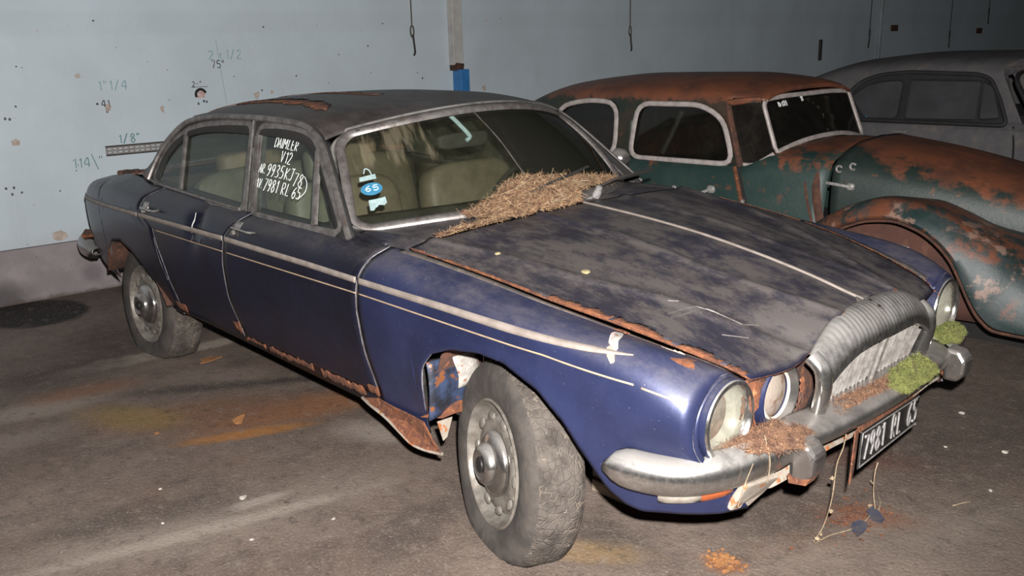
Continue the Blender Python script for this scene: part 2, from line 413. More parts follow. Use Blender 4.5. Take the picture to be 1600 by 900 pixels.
def mat_tread():
    t = NT('cracked_tread_rubber')
    v = t.n('ShaderNodeTexVoronoi', feature='DISTANCE_TO_EDGE')
    v.inputs['Scale'].default_value = 40.0
    wob = t.n('ShaderNodeVectorMath', operation='ADD')
    nz = t.n('ShaderNodeTexNoise')
    nz.inputs['Scale'].default_value = 25.0
    t.l(t.pos(), nz.inputs['Vector'])
    sc = t.n('ShaderNodeVectorMath', operation='SCALE')
    sc.inputs['Scale'].default_value = 0.03
    t.l(nz.outputs['Color'], sc.inputs[0])
    t.l(t.pos(), wob.inputs[0]); t.l(sc.outputs[0], wob.inputs[1])
    t.l(wob.outputs[0], v.inputs['Vector'])
    d = v.outputs['Distance']
    patch = t.ramp(t.noise(9.0, 5, 0.65), 0.42, 0.62)
    crack = t.math('MULTIPLY', t.ramp(d, 0.085, 0.02), patch)
    col = t.mix(t.ramp(t.noise(12.0, 7, 0.65), 0.35, 0.68), (0.044, 0.037, 0.032), (0.098, 0.083, 0.072))
    col = t.mix(t.math('MULTIPLY', crack, 0.62), col, (0.19, 0.155, 0.12))
    spots = t.ramp(t.noise(38.0, 3, 0.5), 0.70, 0.74)
    col = t.mix(t.math('MULTIPLY', spots, 0.7), col, (0.40, 0.36, 0.31))
    h = t.math('ADD', t.ramp(d, 0.0, 0.10), t.math('MULTIPLY', t.noise(60.0, 5, 0.6), 0.4))
    return t.done(t.bsdf(col, 0.88, 0, t.bump(h, 0.55, 0.006), 0.25))


M_['tread'] = mat_tread()


def mat_rustcar(name, z0, dz, tilt, g1, g2, greys=False):
    """old green paint that the rust has eaten down to height z0"""
    t = NT(name)
    X, Y, Z = t.sep()
    rust = t.mix(t.ramp(t.noise(5.0, 8, 0.68), 0.35, 0.68), (0.160, 0.054, 0.026), (0.078, 0.034, 0.023))
    rust = t.mix(t.math('MULTIPLY', t.ramp(t.noise(17.0, 7, 0.65), 0.55, 0.75), 0.7), rust, (0.19, 0.080, 0.038))
    green = t.mix(t.ramp(t.noise(4.0, 6, 0.65), 0.38, 0.66), g1, g2)
    green = t.mix(t.math('MULTIPLY', t.ramp(t.noise(13.0, 8, 0.7), 0.60, 0.68), 0.75), green, (0.11, 0.040, 0.022))
    hgt = t.math('ADD', Z, t.math('MULTIPLY', X, tilt))
    f = t.math('ADD', t.math('MULTIPLY', t.math('ADD', hgt, -z0), 1.0 / dz), t.math('MULTIPLY', t.math('ADD', t.noise(6.5, 8, 0.68), -0.5), 4.0))
    col = t.mix(t.ramp(f, -0.25, 0.25), green, rust)
    if greys:
        pk = t.ramp(t.noise(5.5, 5, 0.6), 0.57, 0.63)
        col = t.mix(t.math('MULTIPLY', pk, 0.75), col, (0.25, 0.155, 0.12))
    return t.done(t.bsdf(col, 0.50, 0.0, t.bump(t.noise(45.0, 6, 0.7), 0.25, 0.006), 0.5))


M_['old_body'] = mat_rustcar('rusting_green_paint', 0.90, 0.16, 0.0, (0.012, 0.031, 0.027), (0.022, 0.042, 0.037))
M_['old_roof'] = mat_rustcar('rusting_green_roof', 1.19, 0.05, 0.0, (0.012, 0.019, 0.013), (0.040, 0.026, 0.016))
M_['old_bonnet'] = mat_rustcar('rusting_green_bonnet', 0.865, 0.085, 0.26, (0.012, 0.022, 0.019), (0.020, 0.030, 0.026))
M_['old_wing'] = mat_rustcar('rusting_green_wing', 0.68, 0.60, 0.0, (0.009, 0.022, 0.021), (0.034, 0.046, 0.047), True)
M_['corner_glass'] = mat_glass('smoked_corner_glass', (0.25, 0.25, 0.23), 0.55, (0.024, 0.021, 0.018))
M_['old_frame'] = simple('pale_window_moulding', (0.40, 0.35, 0.33), (0.29, 0.25, 0.235), 25, 0.6, 0.1)
M_['grey_body'] = simple('dusty_grey_paint', (0.090, 0.085, 0.086), (0.062, 0.060, 0.063), 5, 0.75, 0, 0.05, c3=(0.125, 0.105, 0.092), s3=12, lo3=.5, hi3=.8)
M_['grey_glass'] = simple('dust_blinded_glass', (0.042, 0.042, 0.046), (0.030, 0.030, 0.033), 5, 0.55, spec=0.3)
M_['grey_glass_pale'] = simple('pale_dusty_windscreen', (0.17, 0.16, 0.145), (0.12, 0.115, 0.105), 5, 0.6)
M_['grey_seal'] = simple('dark_window_seal', (0.006, 0.006, 0.0065), (0.011, 0.0105, 0.0105), 20, 0.7)
M_['col_white'] = simple('flaking_white_paint', (0.44, 0.43, 0.41), (0.36, 0.345, 0.33), 10, 0.7, 0, 0.2)
M_['col_blue'] = simple('blue_gloss_paint', (0.035, 0.17, 0.42), (0.03, 0.14, 0.34), 12, 0.45)

# ------------------------------------------------------------------ geometry helpers
WLOC = {}


def wl(o):
    return WLOC.get(o.name, Vector((0, 0, 0))) if o is not None else Vector((0, 0, 0))


def add(name, verts, faces, mat, parent=None, smooth=True, solid=0.0, rim=None, bevel=0.0, fix=True, offset=-1.0):
    """link ONE mesh object; vertices are given in world space"""
    v = np.asarray(verts, float).reshape(-1, 3)
    c = (v.min(0) + v.max(0)) / 2
    me = bpy.data.meshes.new(name)
    me.from_pydata((v - c).tolist(), [], [list(map(int, f)) for f in faces])
    me.validate()
    if fix:
        bm = bmesh.new(); bm.from_mesh(me)
        bmesh.ops.recalc_face_normals(bm, faces=bm.faces)
        bm.to_mesh(me); bm.free()
    if smooth:
        me.polygons.foreach_set('use_smooth', [True] * len(me.polygons))
    me.materials.append(mat)
    o = bpy.data.objects.new(name, me)
    COL.objects.link(o)
    o.parent = parent
    o.location = Vector(c) - wl(parent)
    WLOC[o.name] = Vector(c)
    if solid:
        md = o.modifiers.new('thickness', 'SOLIDIFY')
        md.thickness = solid
        md.offset = offset
        if rim is not None:
            me.materials.append(rim)
            md.material_offset_rim = 1
    if bevel:
        md = o.modifiers.new('bevel', 'BEVEL')
        md.width = bevel; md.segments = 2; md.limit_method = 'ANGLE'
    if smooth:
        try:
            me.set_sharp_from_angle(angle=math.radians(42))
        except Exception:
            pass
    return o


def thing(name, label, cat, loc, group=None):
    o = bpy.data.objects.new(name, None)
    COL.objects.link(o)
    o.empty_display_size = 0.1
    o.location = loc
    WLOC[o.name] = Vector(loc)
    o['label'] = label; o['category'] = cat
    if group:
        o['group'] = group
    return o


def tag(o, label, cat, group=None, kind=None):
    o['label'] = label; o['category'] = cat
    if group:
        o['group'] = group
    if kind:
        o['kind'] = kind
    return o


def pchip(xk, yk, x):
    """monotone cubic through (xk, yk); yk may have trailing dimensions"""
    xk = np.asarray(xk, float); yk = np.asarray(yk, float); x = np.atleast_1d(np.asarray(x, float))
    h = np.diff(xk)
    sh = (-1,) + (1,) * (yk.ndim - 1)
    dl = np.diff(yk, axis=0) / h.reshape(sh)
    m = np.zeros_like(yk)
    if len(xk) > 2:
        a, b = dl[:-1], dl[1:]
        w1 = (2 * h[1:] + h[:-1]).reshape(sh); w2 = (h[1:] + 2 * h[:-1]).reshape(sh)
        with np.errstate(divide='ignore', invalid='ignore'):
            hm = (w1 + w2) / (w1 / a + w2 / b)
        m[1:-1] = np.where(a * b > 0, hm, 0.0)
    m[0] = dl[0]; m[-1] = dl[-1]
    i = np.clip(np.searchsorted(xk, x) - 1, 0, len(xk) - 2)
    t = ((x - xk[i]) / h[i]).reshape(sh)
    t = np.clip(t, -0.25, 1.25)
    hh = h[i].reshape(sh)
    return ((2 * t**3 - 3 * t**2 + 1) * yk[i] + (t**3 - 2 * t**2 + t) * hh * m[i]
            + (-2 * t**3 + 3 * t**2) * yk[i + 1] + (t**3 - t**2) * hh * m[i + 1])


def catmull(P, n):
    """smooth curve through the points of P (k,d), n samples in all"""
    P = np.asarray(P, float)
    d = np.r_[0, np.cumsum(np.linalg.norm(np.diff(P, axis=0), axis=1) + 1e-9)]
    k = len(P)
    if k == 2:
        return P[0] + (P[1] - P[0]) * np.linspace(0, 1, n)[:, None]
    m = np.zeros_like(P)
    for i in range(1, k - 1):
        m[i] = (P[i + 1] - P[i - 1]) / (d[i + 1] - d[i - 1])
    m[0] = (P[1] - P[0]) / (d[1] - d[0]); m[-1] = (P[-1] - P[-2]) / (d[-1] - d[-2])
    s = np.linspace(0, d[-1], n)
    i = np.clip(np.searchsorted(d, s, side='right') - 1, 0, k - 2)
    h = (d[i + 1] - d[i])[:, None]
    t = ((s - d[i])[:, None]) / h
    return ((2 * t**3 - 3 * t**2 + 1) * P[i] + (t**3 - 2 * t**2 + t) * h * m[i]
            + (-2 * t**3 + 3 * t**2) * P[i + 1] + (t**3 - t**2) * h * m[i + 1])


def polyres(P, n):
    """resample a polyline (straight pieces) to n points, evenly along its length"""
    P = np.asarray(P, float)
    d = np.r_[0, np.cumsum(np.linalg.norm(np.diff(P, axis=0), axis=1))]
    s = np.linspace(0, d[-1], n)
    return np.stack([np.interp(s, d, P[:, j]) for j in range(P.shape[1])], 1)


def rounded(P, r, closed=True, k=5):
    """2D or 3D polygon with rounded corners"""
    P = [np.asarray(p, float) for p in P]
    n = len(P); out = []
    for i in range(n):
        a, b, c = P[i - 1], P[i], P[(i + 1) % n]
        if not closed and i in (0, n - 1):
            out.append(b); continue
        la, lc = np.linalg.norm(a - b), np.linalg.norm(c - b)
        q = min(r, la * 0.45, lc * 0.45)
        p0 = b + (a - b) / la * q; p1 = b + (c - b) / lc * q
        for t in np.linspace(0, 1, k):
            out.append((1 - t)**2 * p0 + 2 * t * (1 - t) * b + t * t * p1)
    return np.array(out)


def offset2d(P, d):
    """offset a closed 2D outline outwards by d"""
    P = np.asarray(P, float)
    A = 0.5 * np.sum(P[:, 0] * np.roll(P[:, 1], -1) - np.roll(P[:, 0], -1) * P[:, 1])
    s = 1 if A > 0 else -1
    t = np.roll(P, -1, 0) - np.roll(P, 1, 0)
    t /= np.linalg.norm(t, axis=1)[:, None] + 1e-12
    nrm = np.stack([t[:, 1], -t[:, 0]], 1) * s
    return P + nrm * d


def gridfaces(nu, nv, cu=False, cv=False, base=0):
    f = []
    for i in range(nu if cu else nu - 1):
        for j in range(nv if cv else nv - 1):
            a = i * nv + j; b = ((i + 1) % nu) * nv + j
            c = ((i + 1) % nu) * nv + (j + 1) % nv; d = i * nv + (j + 1) % nv
            f.append((base + a, base + b, base + c, base + d))
    return f


def grid(name, P, mat, parent=None, **kw):
    P = np.asarray(P, float)
    return add(name, P.reshape(-1, 3), gridfaces(P.shape[0], P.shape[1]), mat, parent, **kw)


class MB:
    """collects pieces of one mesh"""
    def __init__(s):
        s.v = []; s.f = []; s.n = 0

    def put(s, v, f):
        v = np.asarray(v, float).reshape(-1, 3)
        s.f += [tuple(int(i) + s.n for i in q) for q in f]
        s.v.append(v); s.n += len(v)
        return s

    def grid(s, P, cu=False, cv=False):
        P = np.asarray(P, float)
        return s.put(P.reshape(-1, 3), gridfaces(P.shape[0], P.shape[1], cu, cv))

    def box(s, c, d, rot=None):
        c = np.asarray(c, float); d = np.asarray(d, float) / 2
        q = np.array([[x, y, z] for x in (-1, 1) for y in (-1, 1) for z in (-1, 1)]) * d
        if rot is not None:
            q = q @ np.asarray(rot).T
        return s.put(q + c, [(0, 1, 3, 2), (4, 6, 7, 5), (0, 4, 5, 1), (2, 3, 7, 6), (0, 2, 6, 4), (1, 5, 7, 3)])

    def tube(s, P, r, n=8, r2=None, upv=None, caps=True, closed=False):
        """round (or flattened: r across, r2 along upv) tube along the points of P; r may be a list"""
        P = np.asarray(P, float); k = len(P)
        rr = np.full(k, r) if np.isscalar(r) else np.asarray(r, float)
        r2 = rr if r2 is None else (np.full(k, r2) if np.isscalar(r2) else np.asarray(r2, float))
        if closed:
            T = np.roll(P, -1, 0) - np.roll(P, 1, 0)
        else:
            T = np.gradient(P, axis=0)
        T /= np.linalg.norm(T, axis=1)[:, None] + 1e-12
        if upv is None:
            u = np.array([0, 0, 1.0]) if abs(T[0] @ [0, 0, 1]) < 0.9 else np.array([1.0, 0, 0])
        else:
            u = np.asarray(upv, float)
        rings = []
        for i in range(k):
            if upv is not None:
                u = np.asarray(upv, float)
            b = np.cross(T[i], u); b /= np.linalg.norm(b) + 1e-12
            u2 = np.cross(b, T[i]); u = u2
            a = np.linspace(0, 2 * np.pi, n, endpoint=False)[:, None]
            rings.append(P[i] + np.cos(a) * b * rr[i] + np.sin(a) * u2 * r2[i])
        f = gridfaces(k, n, closed, True)
        if caps and not closed:
            f += [tuple(range(n))[::-1], tuple((k - 1) * n + j for j in range(n))]
        return s.put(np.concatenate(rings), f)

    def lathe(s, prof, c, axis, n=32, upv=(0, 0, 1)):
        """prof: (radius, distance along the axis)"""
        ax = np.asarray(axis, float); ax /= np.linalg.norm(ax)
        a = np.cross(ax, upv); a /= np.linalg.norm(a); b = np.cross(a, ax)
        t = np.linspace(0, 2 * np.pi, n, endpoint=False)[:, None]
        P = [np.asarray(c) + (np.cos(t) * a + np.sin(t) * b) * r + ax * h for r, h in prof]
        return s.grid(np.array(P), False, True)

    def prism(s, outline, d):
        """closed 3D outline pushed along the vector d"""
        o = np.asarray(outline, float); k = len(o)
        f = [tuple(range(k)), tuple(range(2 * k - 1, k - 1, -1))]
        f += [(i, (i + 1) % k, k + (i + 1) % k, k + i) for i in range(k)]
        return s.put(np.concatenate([o, o + np.asarray(d)]), f)

    def build(s, name, mat, parent=None, **kw):
        return add(name, np.concatenate(s.v), s.f, mat, parent, **kw)


def tube(name, P, r, mat, parent=None, n=8, **kw):
    return MB().tube(P, r, n, **kw).build(name, mat, parent)


def blob(name, c, d, mat, parent=None, e=0.35, nu=16, nv=24, rot=None, wob=0.0):
    """cushion: super-ellipsoid of size d"""
    c = np.asarray(c, float); d = np.asarray(d, float) / 2
    a = np.linspace(-np.pi / 2, np.pi / 2, nu); b = np.linspace(0, 2 * np.pi, nv, endpoint=False)
    pw = lambda x, q: np.sign(x) * np.abs(x)**q
    P = np.zeros((nu, nv, 3))
    P[..., 0] = pw(np.cos(a), e)[:, None] * pw(np.cos(b), e)[None]
    P[..., 1] = pw(np.cos(a), e)[:, None] * pw(np.sin(b), e)[None]
    P[..., 2] = pw(np.sin(a), e)[:, None]
    if wob:
        P *= 1 + wob * RNG.standard_normal((nu, nv, 1))
    P = P * d
    if rot is not None:
        P = P @ np.asarray(rot).T
    return MB().grid(P + c, False, True).build(name, mat, parent)


def rotz(a):
    c, s = math.cos(a), math.sin(a)
    return np.array([[c, -s, 0], [s, c, 0], [0, 0, 1.0]])


def roty(a):
    c, s = math.cos(a), math.sin(a)
    return np.array([[c, 0, s], [0, 1, 0], [-s, 0, c]])


def mirror(v):
    v = np.array(v, float); v[..., 1] *= -1
    return v


# handwritten capitals as strokes in a unit box (width, height 1)
GLYPH = {
    'D': [[(.1, 0), (.1, 1), (.45, .95), (.65, .6), (.55, .2), (.1, 0)]],
    'A': [[(0, 0), (.3, 1), (.6, 0)], [(.12, .38), (.5, .38)]],
    'I': [[(.1, 0), (.1, 1)]],
    'M': [[(0, 0), (.05, 1), (.35, .45), (.65, 1), (.7, 0)]],
    'L': [[(.1, 1), (.08, 0), (.5, 0)]],
    'E': [[(.5, 1), (.1, 1), (.08, 0), (.52, 0)], [(.1, .52), (.42, .52)]],
    'R': [[(.08, 0), (.1, 1), (.45, .95), (.5, .7), (.4, .52), (.1, .5), (.55, 0)]],
    'V': [[(0, 1), (.28, 0), (.55, 1)]],
    'K': [[(.08, 1), (.08, 0)], [(.55, 1), (.1, .45), (.58, 0)]],
    'J': [[(.15, 1), (.6, 1)], [(.45, 1), (.42, .2), (.25, 0), (.05, .12)]],
    '0': [[(.3, 1), (.08, .75), (.08, .25), (.3, 0), (.52, .25), (.52, .75), (.3, 1)]],
    '1': [[(.1, .8), (.3, 1), (.3, 0)]],
    '2': [[(.05, .78), (.18, .98), (.4, .95), (.5, .72), (.32, .4), (.04, 0), (.55, 0)]],
    '3': [[(.08, .95), (.35, 1), (.5, .78), (.25, .54), (.52, .3), (.4, .04), (.05, .04)]],
    '4': [[(.42, 0), (.42, 1), (.02, .35), (.6, .35)]],
    '5': [[(.52, 1), (.14, 1), (.1, .58), (.38, .6), (.54, .34), (.4, .03), (.05, .05)]],
    '6': [[(.48, 1), (.18, .7), (.08, .3), (.25, 0), (.48, .1), (.5, .4), (.3, .52), (.1, .35)]],
    '7': [[(.03, 1), (.55, 1), (.2, 0)]],
    '8': [[(.3, .54), (.08, .75), (.28, 1), (.5, .78), (.3, .54), (.06, .26), (.28, 0), (.54, .24), (.3, .54)]],
    '9': [[(.5, .75), (.3, .48), (.08, .65), (.15, .95), (.4, 1), (.5, .75), (.42, .3), (.25, 0)]],
    '.': [[(.1, 0), (.12, .06)]],
    '/': [[(0, -.1), (.5, 1.1)]],
    '\\': [[(0, 1.35), (.55, -.35)]],
    '"': [[(.08, 1.05), (.05, .8)], [(.28, 1.05), (.25, .8)]],
    '-': [[(.05, .5), (.4, .5)]],
    ' ': [],
    'r': [[(.1, 0), (.1, .65)], [(.1, .45), (.35, .65)]],
    'N': [[(.05, 0), (.05, 1), (.55, 0), (.55, 1)]],
    'B': [[(.08, 0), (.1, 1), (.45, .9), (.4, .58), (.1, .52), (.5, .4), (.5, .08), (.08, 0)]],
    'H': [[(.05, 0), (.05, 1)], [(.5, 0), (.5, 1)], [(.05, .5), (.5, .5)]],
}
WIDTH = {'I': .22, '.': .25, ' ': .35, '1': .42, 'M': .82, '"': .42, '\\': .6}


def strokes(text, org, u, v, h, sw, nrm, gap=0.16, aspect=1.0, smooth=True, jitter=0.0):
    """list of 3D polylines for a line of hand lettering"""
    org, u, v, nrm = (np.asarray(q, float) for q in (org, u, v, nrm))
    x = 0.0; out = []
    for ch in text:
        per = []
        for st in GLYPH[ch]:
            st = np.array(st, float)
            if jitter:
                st = st + RNG.normal(0, jitter, st.shape)
            if smooth and len(st) > 3:
                st = catmull(st, len(st) * 4)
            per.append(org + (x + st[:, :1] * aspect) * h * u + st[:, 1:] * h * v + nrm * sw * 0.3)
        out.append(per)
        x += (WIDTH.get(ch, .62) + gap) * aspect
    return out


def write(name, text, org, u, v, h, sw, nrm, mat, parent, **kw):
    mb = MB()
    for per in strokes(text, org, u, v, h, sw, nrm, **kw):
        for st in per:
            mb.tube(st, sw, 5, r2=sw * 0.5, upv=nrm)
    return mb.build(name, mat, parent)

# ------------------------------------------------------------------ the hall
fm = MB().grid(np.array([[(x, y, 0) for y in np.linspace(-9, 17, 27)] for x in np.linspace(-4.9, 6, 12)]))
floor = fm.build('floor', M_['floor'], smooth=False, solid=0.12, fix=True)
floor['kind'] = 'structure'
WD = np.array([0.066, 1.0, 0.0]); WD /= np.linalg.norm(WD)
WN = np.array([WD[1], -WD[0], 0.0])
W0 = np.array([-4.344, 0, 0])


def wp(y, z, off=0.0):
    return W0 + WD * (y / WD[1]) + np.array([0, 0, z]) + WN * (off - 0.03)


def slab(y0, y1, z0, z1, t, back):
    o = [wp(y0, z0, t), wp(y1, z0, t), wp(y1, z1, t), wp(y0, z1, t)]
    return MB().prism(o, -WN * back)


wall = slab(-9, 17, -0.02, 3.4, 0.0, 0.25).build('wall_back', M_['wall'], smooth=False)
wall['kind'] = 'structure'
plinth = slab(-9, 17, -0.02, 0.352, 0.035, 0.05).build('baseboard_back', M_['plinth'], smooth=False, bevel=0.008)
plinth['kind'] = 'structure'
# a dirty ledge line along the top of the plinth
write_on = lambda txt, y, z, h, m, sw=0.0035, **k: write('handwriting', txt, wp(y, z, 0.001), WD, (0, 0, 1), h, sw, WN, M_[m], wall, jitter=0.02, **k)
write_on('2 r1/2', 0.470, 1.490, 0.060, 'ink_pale', 0.003)
write_on('75"', 0.484, 1.430, 0.048, 'ink_black')
write_on('1"1/4', -0.297, 1.312, 0.060, 'ink_pale', 0.003)
write_on('41', -0.290, 1.205, 0.045, 'ink_black')
write_on('1/8"', -0.212, 0.962, 0.056, 'ink_green', 0.004)
write_on('114\\"', -0.520, 0.825, 0.062, 'ink_green', 0.0032)
write_on('2-"', 0.330, 1.308, 0.034, 'ink_black', 0.003)
tube('handwriting', [wp(0.320, 1.304, 0.001), wp(0.440, 1.304, 0.001)], 0.002, M_['ink_black'], wall, 5)
tube('pencil_line', [wp(0.533, 1.62, 0.001), wp(0.540, 1.50, 0.001), wp(0.565, 1.18, 0.001)], 0.0016, M_['ink_pale'], wall, 5)
# broken patch with a bit of pipe stub, pits and plaster scabs
hm = MB()
a = np.linspace(0, 2 * np.pi, 18, endpoint=False)
rr = 0.034 + 0.010 * RNG.standard_normal(18)
hm.prism([wp(0.383 + r * math.cos(q), 1.252 + r * math.sin(q), 0.001) for q, r in zip(a, rr)], WN * 0.002)
hm.build('broken_plaster', M_['pink'], wall, smooth=False)
tube('broken_plaster', [wp(0.383 + 0.036 * math.cos(q), 1.252 + 0.036 * math.sin(q), 0.004) for q in np.linspace(0.3, 3.6, 14)], 0.009, M_['black'], wall, 6)
pits = MB()
for k in range(46):
    y = RNG.uniform(-1.3, 2.4); z = RNG.uniform(0.45, 1.9); r = RNG.uniform(0.003, 0.009)
    pits.prism([wp(y + r * math.cos(q) * RNG.uniform(.7, 1.2), z + r * math.sin(q) * RNG.uniform(.7, 1.3), 0.0005) for q in np.linspace(0, 6.28, 8)[:-1]], WN * 0.0012)
for (y, z) in ((-0.87, 1.17), (-0.845, 1.165), (-0.93, 0.74), (-0.90, 0.70), (-0.885, 0.74), (0.36, 1.19), (0.42, 1.20), (0.40, 1.205), (-0.26, 1.175)):
    pits.prism([wp(y + 0.008 * math.cos(q), z + 0.010 * math.sin(q), 0.0005) for q in np.linspace(0, 6.28, 8)[:-1]], WN * 0.0012)
po = pits.build('wall_pits', M_['ink_black'], wall, smooth=False)
po['kind'] = 'stuff'
scab = simple('bare_plaster_scab', (0.42, 0.36, 0.32), (0.33, 0.26, 0.22), 30, 0.9)
for (y, z, r, s_) in ((-0.83, 1.02, .022, 1.0), (-0.25, 1.20, .022, 1.6), (-0.385, 0.70, .040, .8), (0.10, 1.17, .012, 1.8), (-0.41, 1.41, .018, 1.0), (0.80, 1.22, .022, 1.2), (0.92, 1.24, .014, 1.0), (2.92, 1.17, .016, 1.6), (-0.66, 0.40, .045, .8)):
    q = np.linspace(0, 2 * np.pi, 15)[:-1]
    r_ = r * (1 + 0.22 * RNG.standard_normal(14))
    MB().prism([wp(y + a_ * math.cos(t), z + s_ * a_ * math.sin(t), 0.0005) for t, a_ in zip(q, r_)], WN * 0.0025).build('plaster_scab', scab, wall, smooth=False)

# perforated rail
rail = thing('perforated_rail', 'perforated galvanised steel rail fixed flat to the pale blue wall', 'rail', wp(-0.1, 0.90, 0.0))
q = MB()
y0, y1 = -0.304, 0.62
for (za, zb) in ((0.893, 0.902), (0.909, 0.925), (0.932, 0.942)):
    q.prism([wp(y0, za, 0.006), wp(y1, za, 0.006), wp(y1, zb, 0.006), wp(y0, zb, 0.006)], -WN * 0.006)
for k in range(26):
    ya = y0 + k * 0.036
    q.prism([wp(ya, 0.894, 0.0055), wp(ya + 0.012, 0.894, 0.0055), wp(ya + 0.012, 0.941, 0.0055), wp(ya, 0.941, 0.0055)], -WN * 0.005)
q.build('perforated_web', M_['steel'], rail, smooth=False)
q = MB()
for (za, zb) in ((0.884, 0.893), (0.942, 0.951)):
    q.prism([wp(y0, za, 0.016), wp(y1, za, 0.016), wp(y1, zb, 0.016), wp(y0, zb, 0.016)], -WN * 0.016)
q.build('flange', M_['iron'], rail, smooth=False)

# column, white above and blue below
col = thing('steel_column', 'steel column on the back wall, flaking white above bright blue paint', 'column', wp(2.60, 0, 0.0))
MB().prism([wp(2.552, 1.375, 0.075), wp(2.652, 1.375, 0.075), wp(2.652, 3.3, 0.075), wp(2.552, 3.3, 0.075)], -WN * 0.075).build('upper_section', M_['col_white'], col, smooth=False, bevel=0.006)
MB().prism([wp(2.558, 1.335, 0.072), wp(2.650, 1.335, 0.072), wp(2.655, 1.39, 0.078), wp(2.575, 1.40, 0.078), wp(2.550, 1.38, 0.078)], -WN * 0.07).build('rusted_joint', M_['rust_dark'], col, smooth=False)
MB().prism([wp(2.585, 0, 0.12), wp(2.675, 0, 0.12), wp(2.675, 1.345, 0.12), wp(2.585, 1.345, 0.12)], -WN * 0.12).build('lower_section', M_['col_blue'], col, smooth=False, bevel=0.006)

# hooks on cords
GH = 'hooks hanging on cords along the back wall'


def hook(y, zb, lab, sway=0.0, mat='cord'):
    t = thing('hanging_hook', lab, 'hook', wp(y, zb, 0.10), GH)
    O = 0.085
    zt = 2.5
    tube('cord', [wp(y, zt, O), wp(y - sway * .3, zb + 0.30, O), wp(y - sway * .2, zb + 0.23, O)], 0.0055, M_[mat], t, 6)
    P = [wp(y - sway * .2 + 0.016 * math.sin(s), zb + 0.185 - 0.045 * math.cos(s), O) for s in np.linspace(0.0, 6.28, 13)]
    tube('knotted_loop', P, 0.006, M_[mat], t, 6)
    tube('hook', catmull([wp(y - sway * .2 + .006, zb + 0.16, O), wp(y + .014 - sway * .5, zb + 0.08, O), wp(y + .012 - sway, zb + 0.02, O + .01), wp(y - .006 - sway, zb, O + .02)], 14), 0.0085, M_['iron'], t, 6)
    tube('peg', [wp(y, zt, -0.02), wp(y, zt, O + .02)], 0.012, M_['iron'], t, 6)


hook(2.137, 1.475, 'iron hook on a cord, hanging left of the blue and white column')
hook(4.695, 1.450, 'iron hook on a cord, above the rear of the rusty green car')
hook(9.20, 1.385, 'dark hook on a kinked wire, left of the wall conduit and above the grey car', 0.05, 'iron')
hook(11.40, 1.340, 'dark hook on a wire, between the two small brown wall plates', 0.03, 'iron')
hook(12.60, 1.66, 'short dark hook on a wire, rightmost along the back wall', 0.03, 'iron')
c_ = tube('wall_conduit', [wp(9.56, 0.36, 0.02), wp(9.56, 3.3, 0.02)], 0.03, simple('painted_conduit', (.26, .29, .30), (.20, .22, .23), 5, .7))
tag(c_, 'thin painted conduit running up the dark end of the back wall', 'conduit')
for (y, z, lab) in ((9.95, 1.62, 'small brown plate fixed to the wall right beside the conduit'), (12.5, 1.56, 'small brown plate on the far right end of the back wall')):
    p_ = MB().prism([wp(y - .085, z - .04, .02), wp(y + .085, z - .04, .02), wp(y + .085, z + .04, .02), wp(y - .085, z + .04, .02)], -WN * .02).build('wall_plate', M_['rust_dark'], smooth=False, bevel=.004)
    tag(p_, lab, 'plate')
b_ = MB().prism([wp(8.16, 1.25, .03), wp(8.20, 1.25, .03), wp(8.20, 1.50, .03), wp(8.16, 1.50, .03)], -WN * .03).build('iron_bar', M_['iron'], smooth=False, bevel=.004)
tag(b_, 'short dark iron bar fixed upright on the wall between the two old cars', 'bar')

# ------------------------------------------------------------------ the blue saloon: body surface
CAR = thing('saloon_car', 'navy blue four-door saloon with fluted chrome grille, dusty and rusting on flat tyres', 'car', (-1.4, 0, 0))
STX = np.array([-3.66, -3.50, -3.20, -2.80, -2.40, -1.60, -0.90, -0.50, -0.20, 0.10, 0.30, 0.50, 0.62, 0.70, 0.745])
STP = np.array([
    [(.60, .36), (.62, .42), (.645, .52), (.655, .66), (.65, .765), (.61, .815), (.53, .832)],
    [(.70, .36), (.73, .42), (.755, .53), (.768, .67), (.762, .774), (.715, .84), (.61, .862)],
    [(.765, .36), (.79, .42), (.812, .53), (.828, .67), (.828, .780), (.79, .868), (.67, .900)],
    [(.80, .34), (.822, .42), (.847, .53), (.861, .68), (.864, .788), (.838, .885), (.74, .938)],
    [(.81, .33), (.832, .42), (.862, .53), (.878, .68), (.882, .795), (.862, .880), (.79, .932)],
    [(.815, .312), (.838, .40), (.868, .53), (.883, .68), (.886, .797), (.864, .865), (.80, .905)],
    [(.82, .295), (.840, .40), (.870, .53), (.885, .68), (.887, .790), (.862, .858), (.796, .895)],
    [(.82, .285), (.842, .40), (.872, .53), (.886, .68), (.887, .781), (.858, .850), (.785, .889)],
    [(.82, .285), (.845, .40), (.874, .53), (.887, .67), (.887, .775), (.845, .832), (.768, .862)],
    [(.825, .30), (.848, .40), (.875, .53), (.887, .66), (.886, .767), (.832, .808), (.750, .822)],
    [(.832, .325), (.855, .40), (.873, .53), (.880, .65), (.876, .756), (.812, .792), (.715, .786)],
    [(.815, .335), (.832, .40), (.850, .52), (.864, .64), (.846, .733), (.775, .772), (.662, .740)],
    [(.772, .34), (.795, .40), (.815, .51), (.838, .615), (.812, .697), (.735, .745), (.622, .712)],
    [(.712, .345), (.738, .40), (.778, .49), (.806, .585), (.778, .664), (.690, .714), (.598, .676)],
    [(.62, .345), (.65, .40), (.74, .48), (.77, .56), (.75, .63), (.68, .68), (.60, .65)],
])


